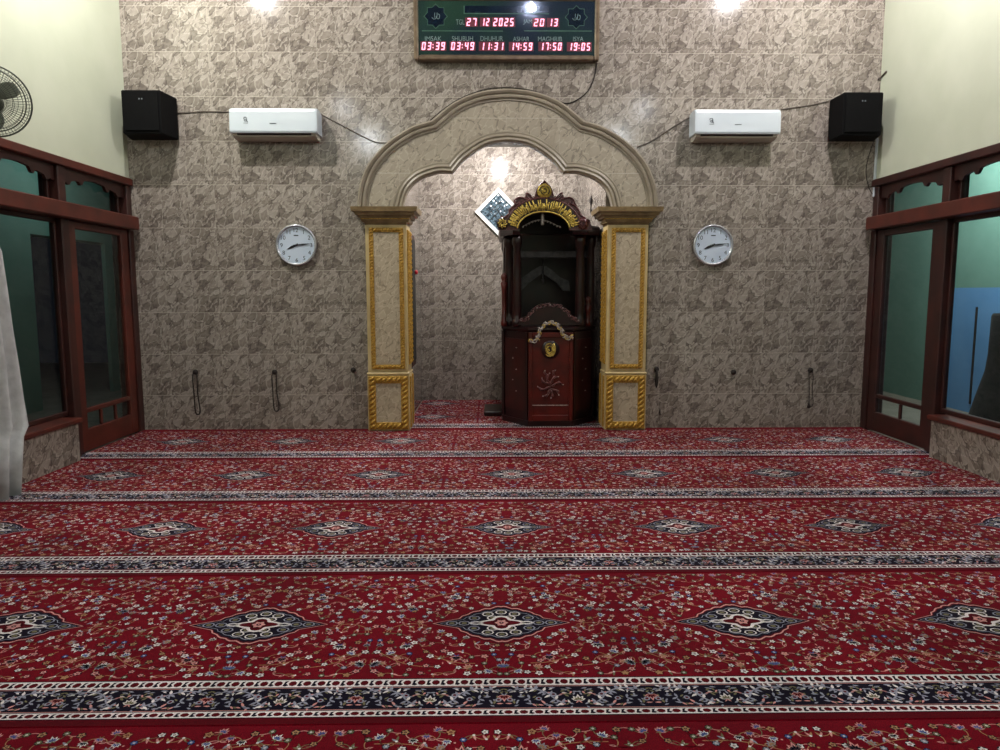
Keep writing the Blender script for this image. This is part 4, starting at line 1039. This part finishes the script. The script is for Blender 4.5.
for i in range(len(rings)-1):
    for j in range(n1-1):
        a = i*n1+j; fs += [(a, a+1, a+1+n1, a+n1), (N1+a, N1+a+n1, N1+a+1+n1, N1+a+1)]
    fs += [(i*n1, (i+1)*n1, N1+(i+1)*n1, N1+i*n1), (i*n1+n1-1, N1+i*n1+n1-1, N1+(i+1)*n1+n1-1, (i+1)*n1+n1-1)]
for j in range(n1-1): fs += [(j, N1+j, N1+j+1, j+1), ((len(rings)-1)*n1+j, (len(rings)-1)*n1+j+1, N1+(len(rings)-1)*n1+j+1, N1+(len(rings)-1)*n1+j)]
b.add(v, fs, M['curtain'], True)
cur = thing('curtain', 'white curtain hanging to the floor in front of the left window', 'curtain', (XC, -2.5, .016))
b.build('cloth', cur)
MB().tube([(XC, pts[0][1]-.04, 1.90), (XC, -3.0, 1.90)], .012, M['chrome'], 8).build('rod', cur)
for yy in (-2.4, -2.95): MB().tube([(XL+.1, yy, 1.90), (XC, yy, 1.90)], .008, M['chrome'], 6).build('bracket', cur)

# ------------------------------------------------------------------ wall fan
dep = 4.62
fc = CAM+ray(-9, 100.5)*dep
face = (Vector((.55, -1, -.12))).normalized()
fan = thing('wall_fan', 'round caged fan on the upper left wall, cut by the photo edge', 'fan', tuple(fc))
ux = Vector((0, 0, 1)).cross(face).normalized(); uy = face.cross(ux).normalized()
def FP(r, a, h): return tuple(fc+ux*(cos(a)*r)+uy*(sin(a)*r)+face*h)
R0 = .222
b = MB()
b.tube([FP(R0, 2*pi*i/48, 0) for i in range(48)], .0055, M['wire'], 6, closed=True)
b.tube([FP(R0-.03, 2*pi*i/48, .035) for i in range(48)], .004, M['wire'], 6, closed=True)
for rr, h in ((.06, .06), (.09, .058), (.12, .056), (.15, .051), (.175, .045)): b.tube([FP(rr, 2*pi*i/40, h) for i in range(40)], .0016, M['wire'], 4, closed=True)
for i in range(72):
    a = 2*pi*i/72; b.tube([FP(.045, a, .061), FP(.15, a+.12, .052), FP(R0-.03, a+.16, .036), FP(R0, a+.17, 0)], .0014, M['wire'], 3)
b.lathe([(.001, 0)], (0, 0, 0), M['wire'], 3) if False else None
b.build('front_cage', fan)
b = MB()
for rr, h in ((.06, -.075), (.12, -.07), (.17, -.058), (.205, -.035)): b.tube([FP(rr, 2*pi*i/40, h) for i in range(40)], .0018, M['wire'], 4, closed=True)
for i in range(60):
    a = 2*pi*i/60; b.tube([FP(.05, a, -.076), FP(.15, a, -.066), FP(.2, a, -.04), FP(R0, a, 0)], .0014, M['wire'], 3)
b.build('rear_cage', fan)
def disc_(r, h0, h1, m, n=24):
    q = MB(); q.loft([[FP(rr, 2*pi*j/n, h) for j in range(n)] for rr, h in ((r*.6, h0), (r, h0+.004), (r, h1-.006), (r*.7, h1))], m, smooth=True); return q
disc_(.045, .052, .068, M['blade']).build('badge_cap', fan)
disc_(.04, -.04, .035, M['wire']).build('hub', fan)
for k_ in range(3):
    q = MB(); a0 = 2*pi*k_/3+.5; top, bot = [], []
    for i in range(9):
        r_ = .035+.145*i/8; wd = .9*sin(pi*min(1, .25+i/8*.62)); 
        top.append([FP(r_, a0+wd*(j/6-.3), -.012+.028*j/6+.003) for j in range(7)]+[FP(r_, a0+wd*(j/6-.3), -.012+.028*j/6-.001) for j in range(6, -1, -1)])
    q.loft(top, M['blade'], smooth=True); q.build('blade', fan)
disc_(.06, -.19, -.08, M['blade']).build('motor', fan)
b = MB(); mp = fc-face*.15
b.tube([tuple(mp), (mp.x-.05, mp.y, mp.z-.16), (XL+.03, mp.y, mp.z-.22)], .022, M['blade'], 8)
b.bbox(XL+.001, XL+.03, mp.y-.06, mp.y+.06, mp.z-.32, mp.z-.12, M['blade']); b.build('wall_mount', fan)

# ------------------------------------------------------------------ lights
def lamp(loc, power, col=(1, .97, .9), r=.06, name='lamp'):
    ld = bpy.data.lights.new(name, 'POINT'); ld.energy = power; ld.color = col; ld.shadow_soft_size = r
    o = bpy.data.objects.new(name, ld); o.location = loc; COL.objects.link(o); return o
lamp((-2.72, -1.62, 4.68), 250, (1, .97, .93), .03)
lamp((2.58, -1.62, 4.68), 210, (1, .94, .95), .035)
lamp((.32, -1.75, 4.55), 26, (.76, .70, 1), .05)
lamp((-2.7, -6.1, 4.55), 18, (.88, .93, 1), .16)
lamp((-2.7, -8.8, 4.55), 68, (.88, .93, 1), .2)  # added rear fill, no known fixture here
lamp((2.55, -6.1, 4.55), 18, (.88, .93, 1), .16)
lamp((2.55, -8.8, 4.55), 68, (.88, .93, 1), .2)  # right-hand partner of the added rear fill
lamp((-.02, .88, 2.97), 120, (1, .98, .97), .04)
lamp((4.35, .2, 2.9), 165, (.95, 1, .98), .08)
lamp((-4.4, 1.3, 2.9), 18, (.8, 1, 1), .08)
w = bpy.data.worlds.new('night'); S.world = w; w.use_nodes = True
w.node_tree.nodes['Background'].inputs[0].default_value = (.01, .013, .02, 1); w.node_tree.nodes['Background'].inputs[1].default_value = .3
S.view_settings.view_transform = 'Standard'; S.view_settings.look = 'None'; S.view_settings.gamma = 1; S.view_settings.use_curve_mapping = False
S.view_settings.exposure = 0
S.cycles.max_bounces = 8
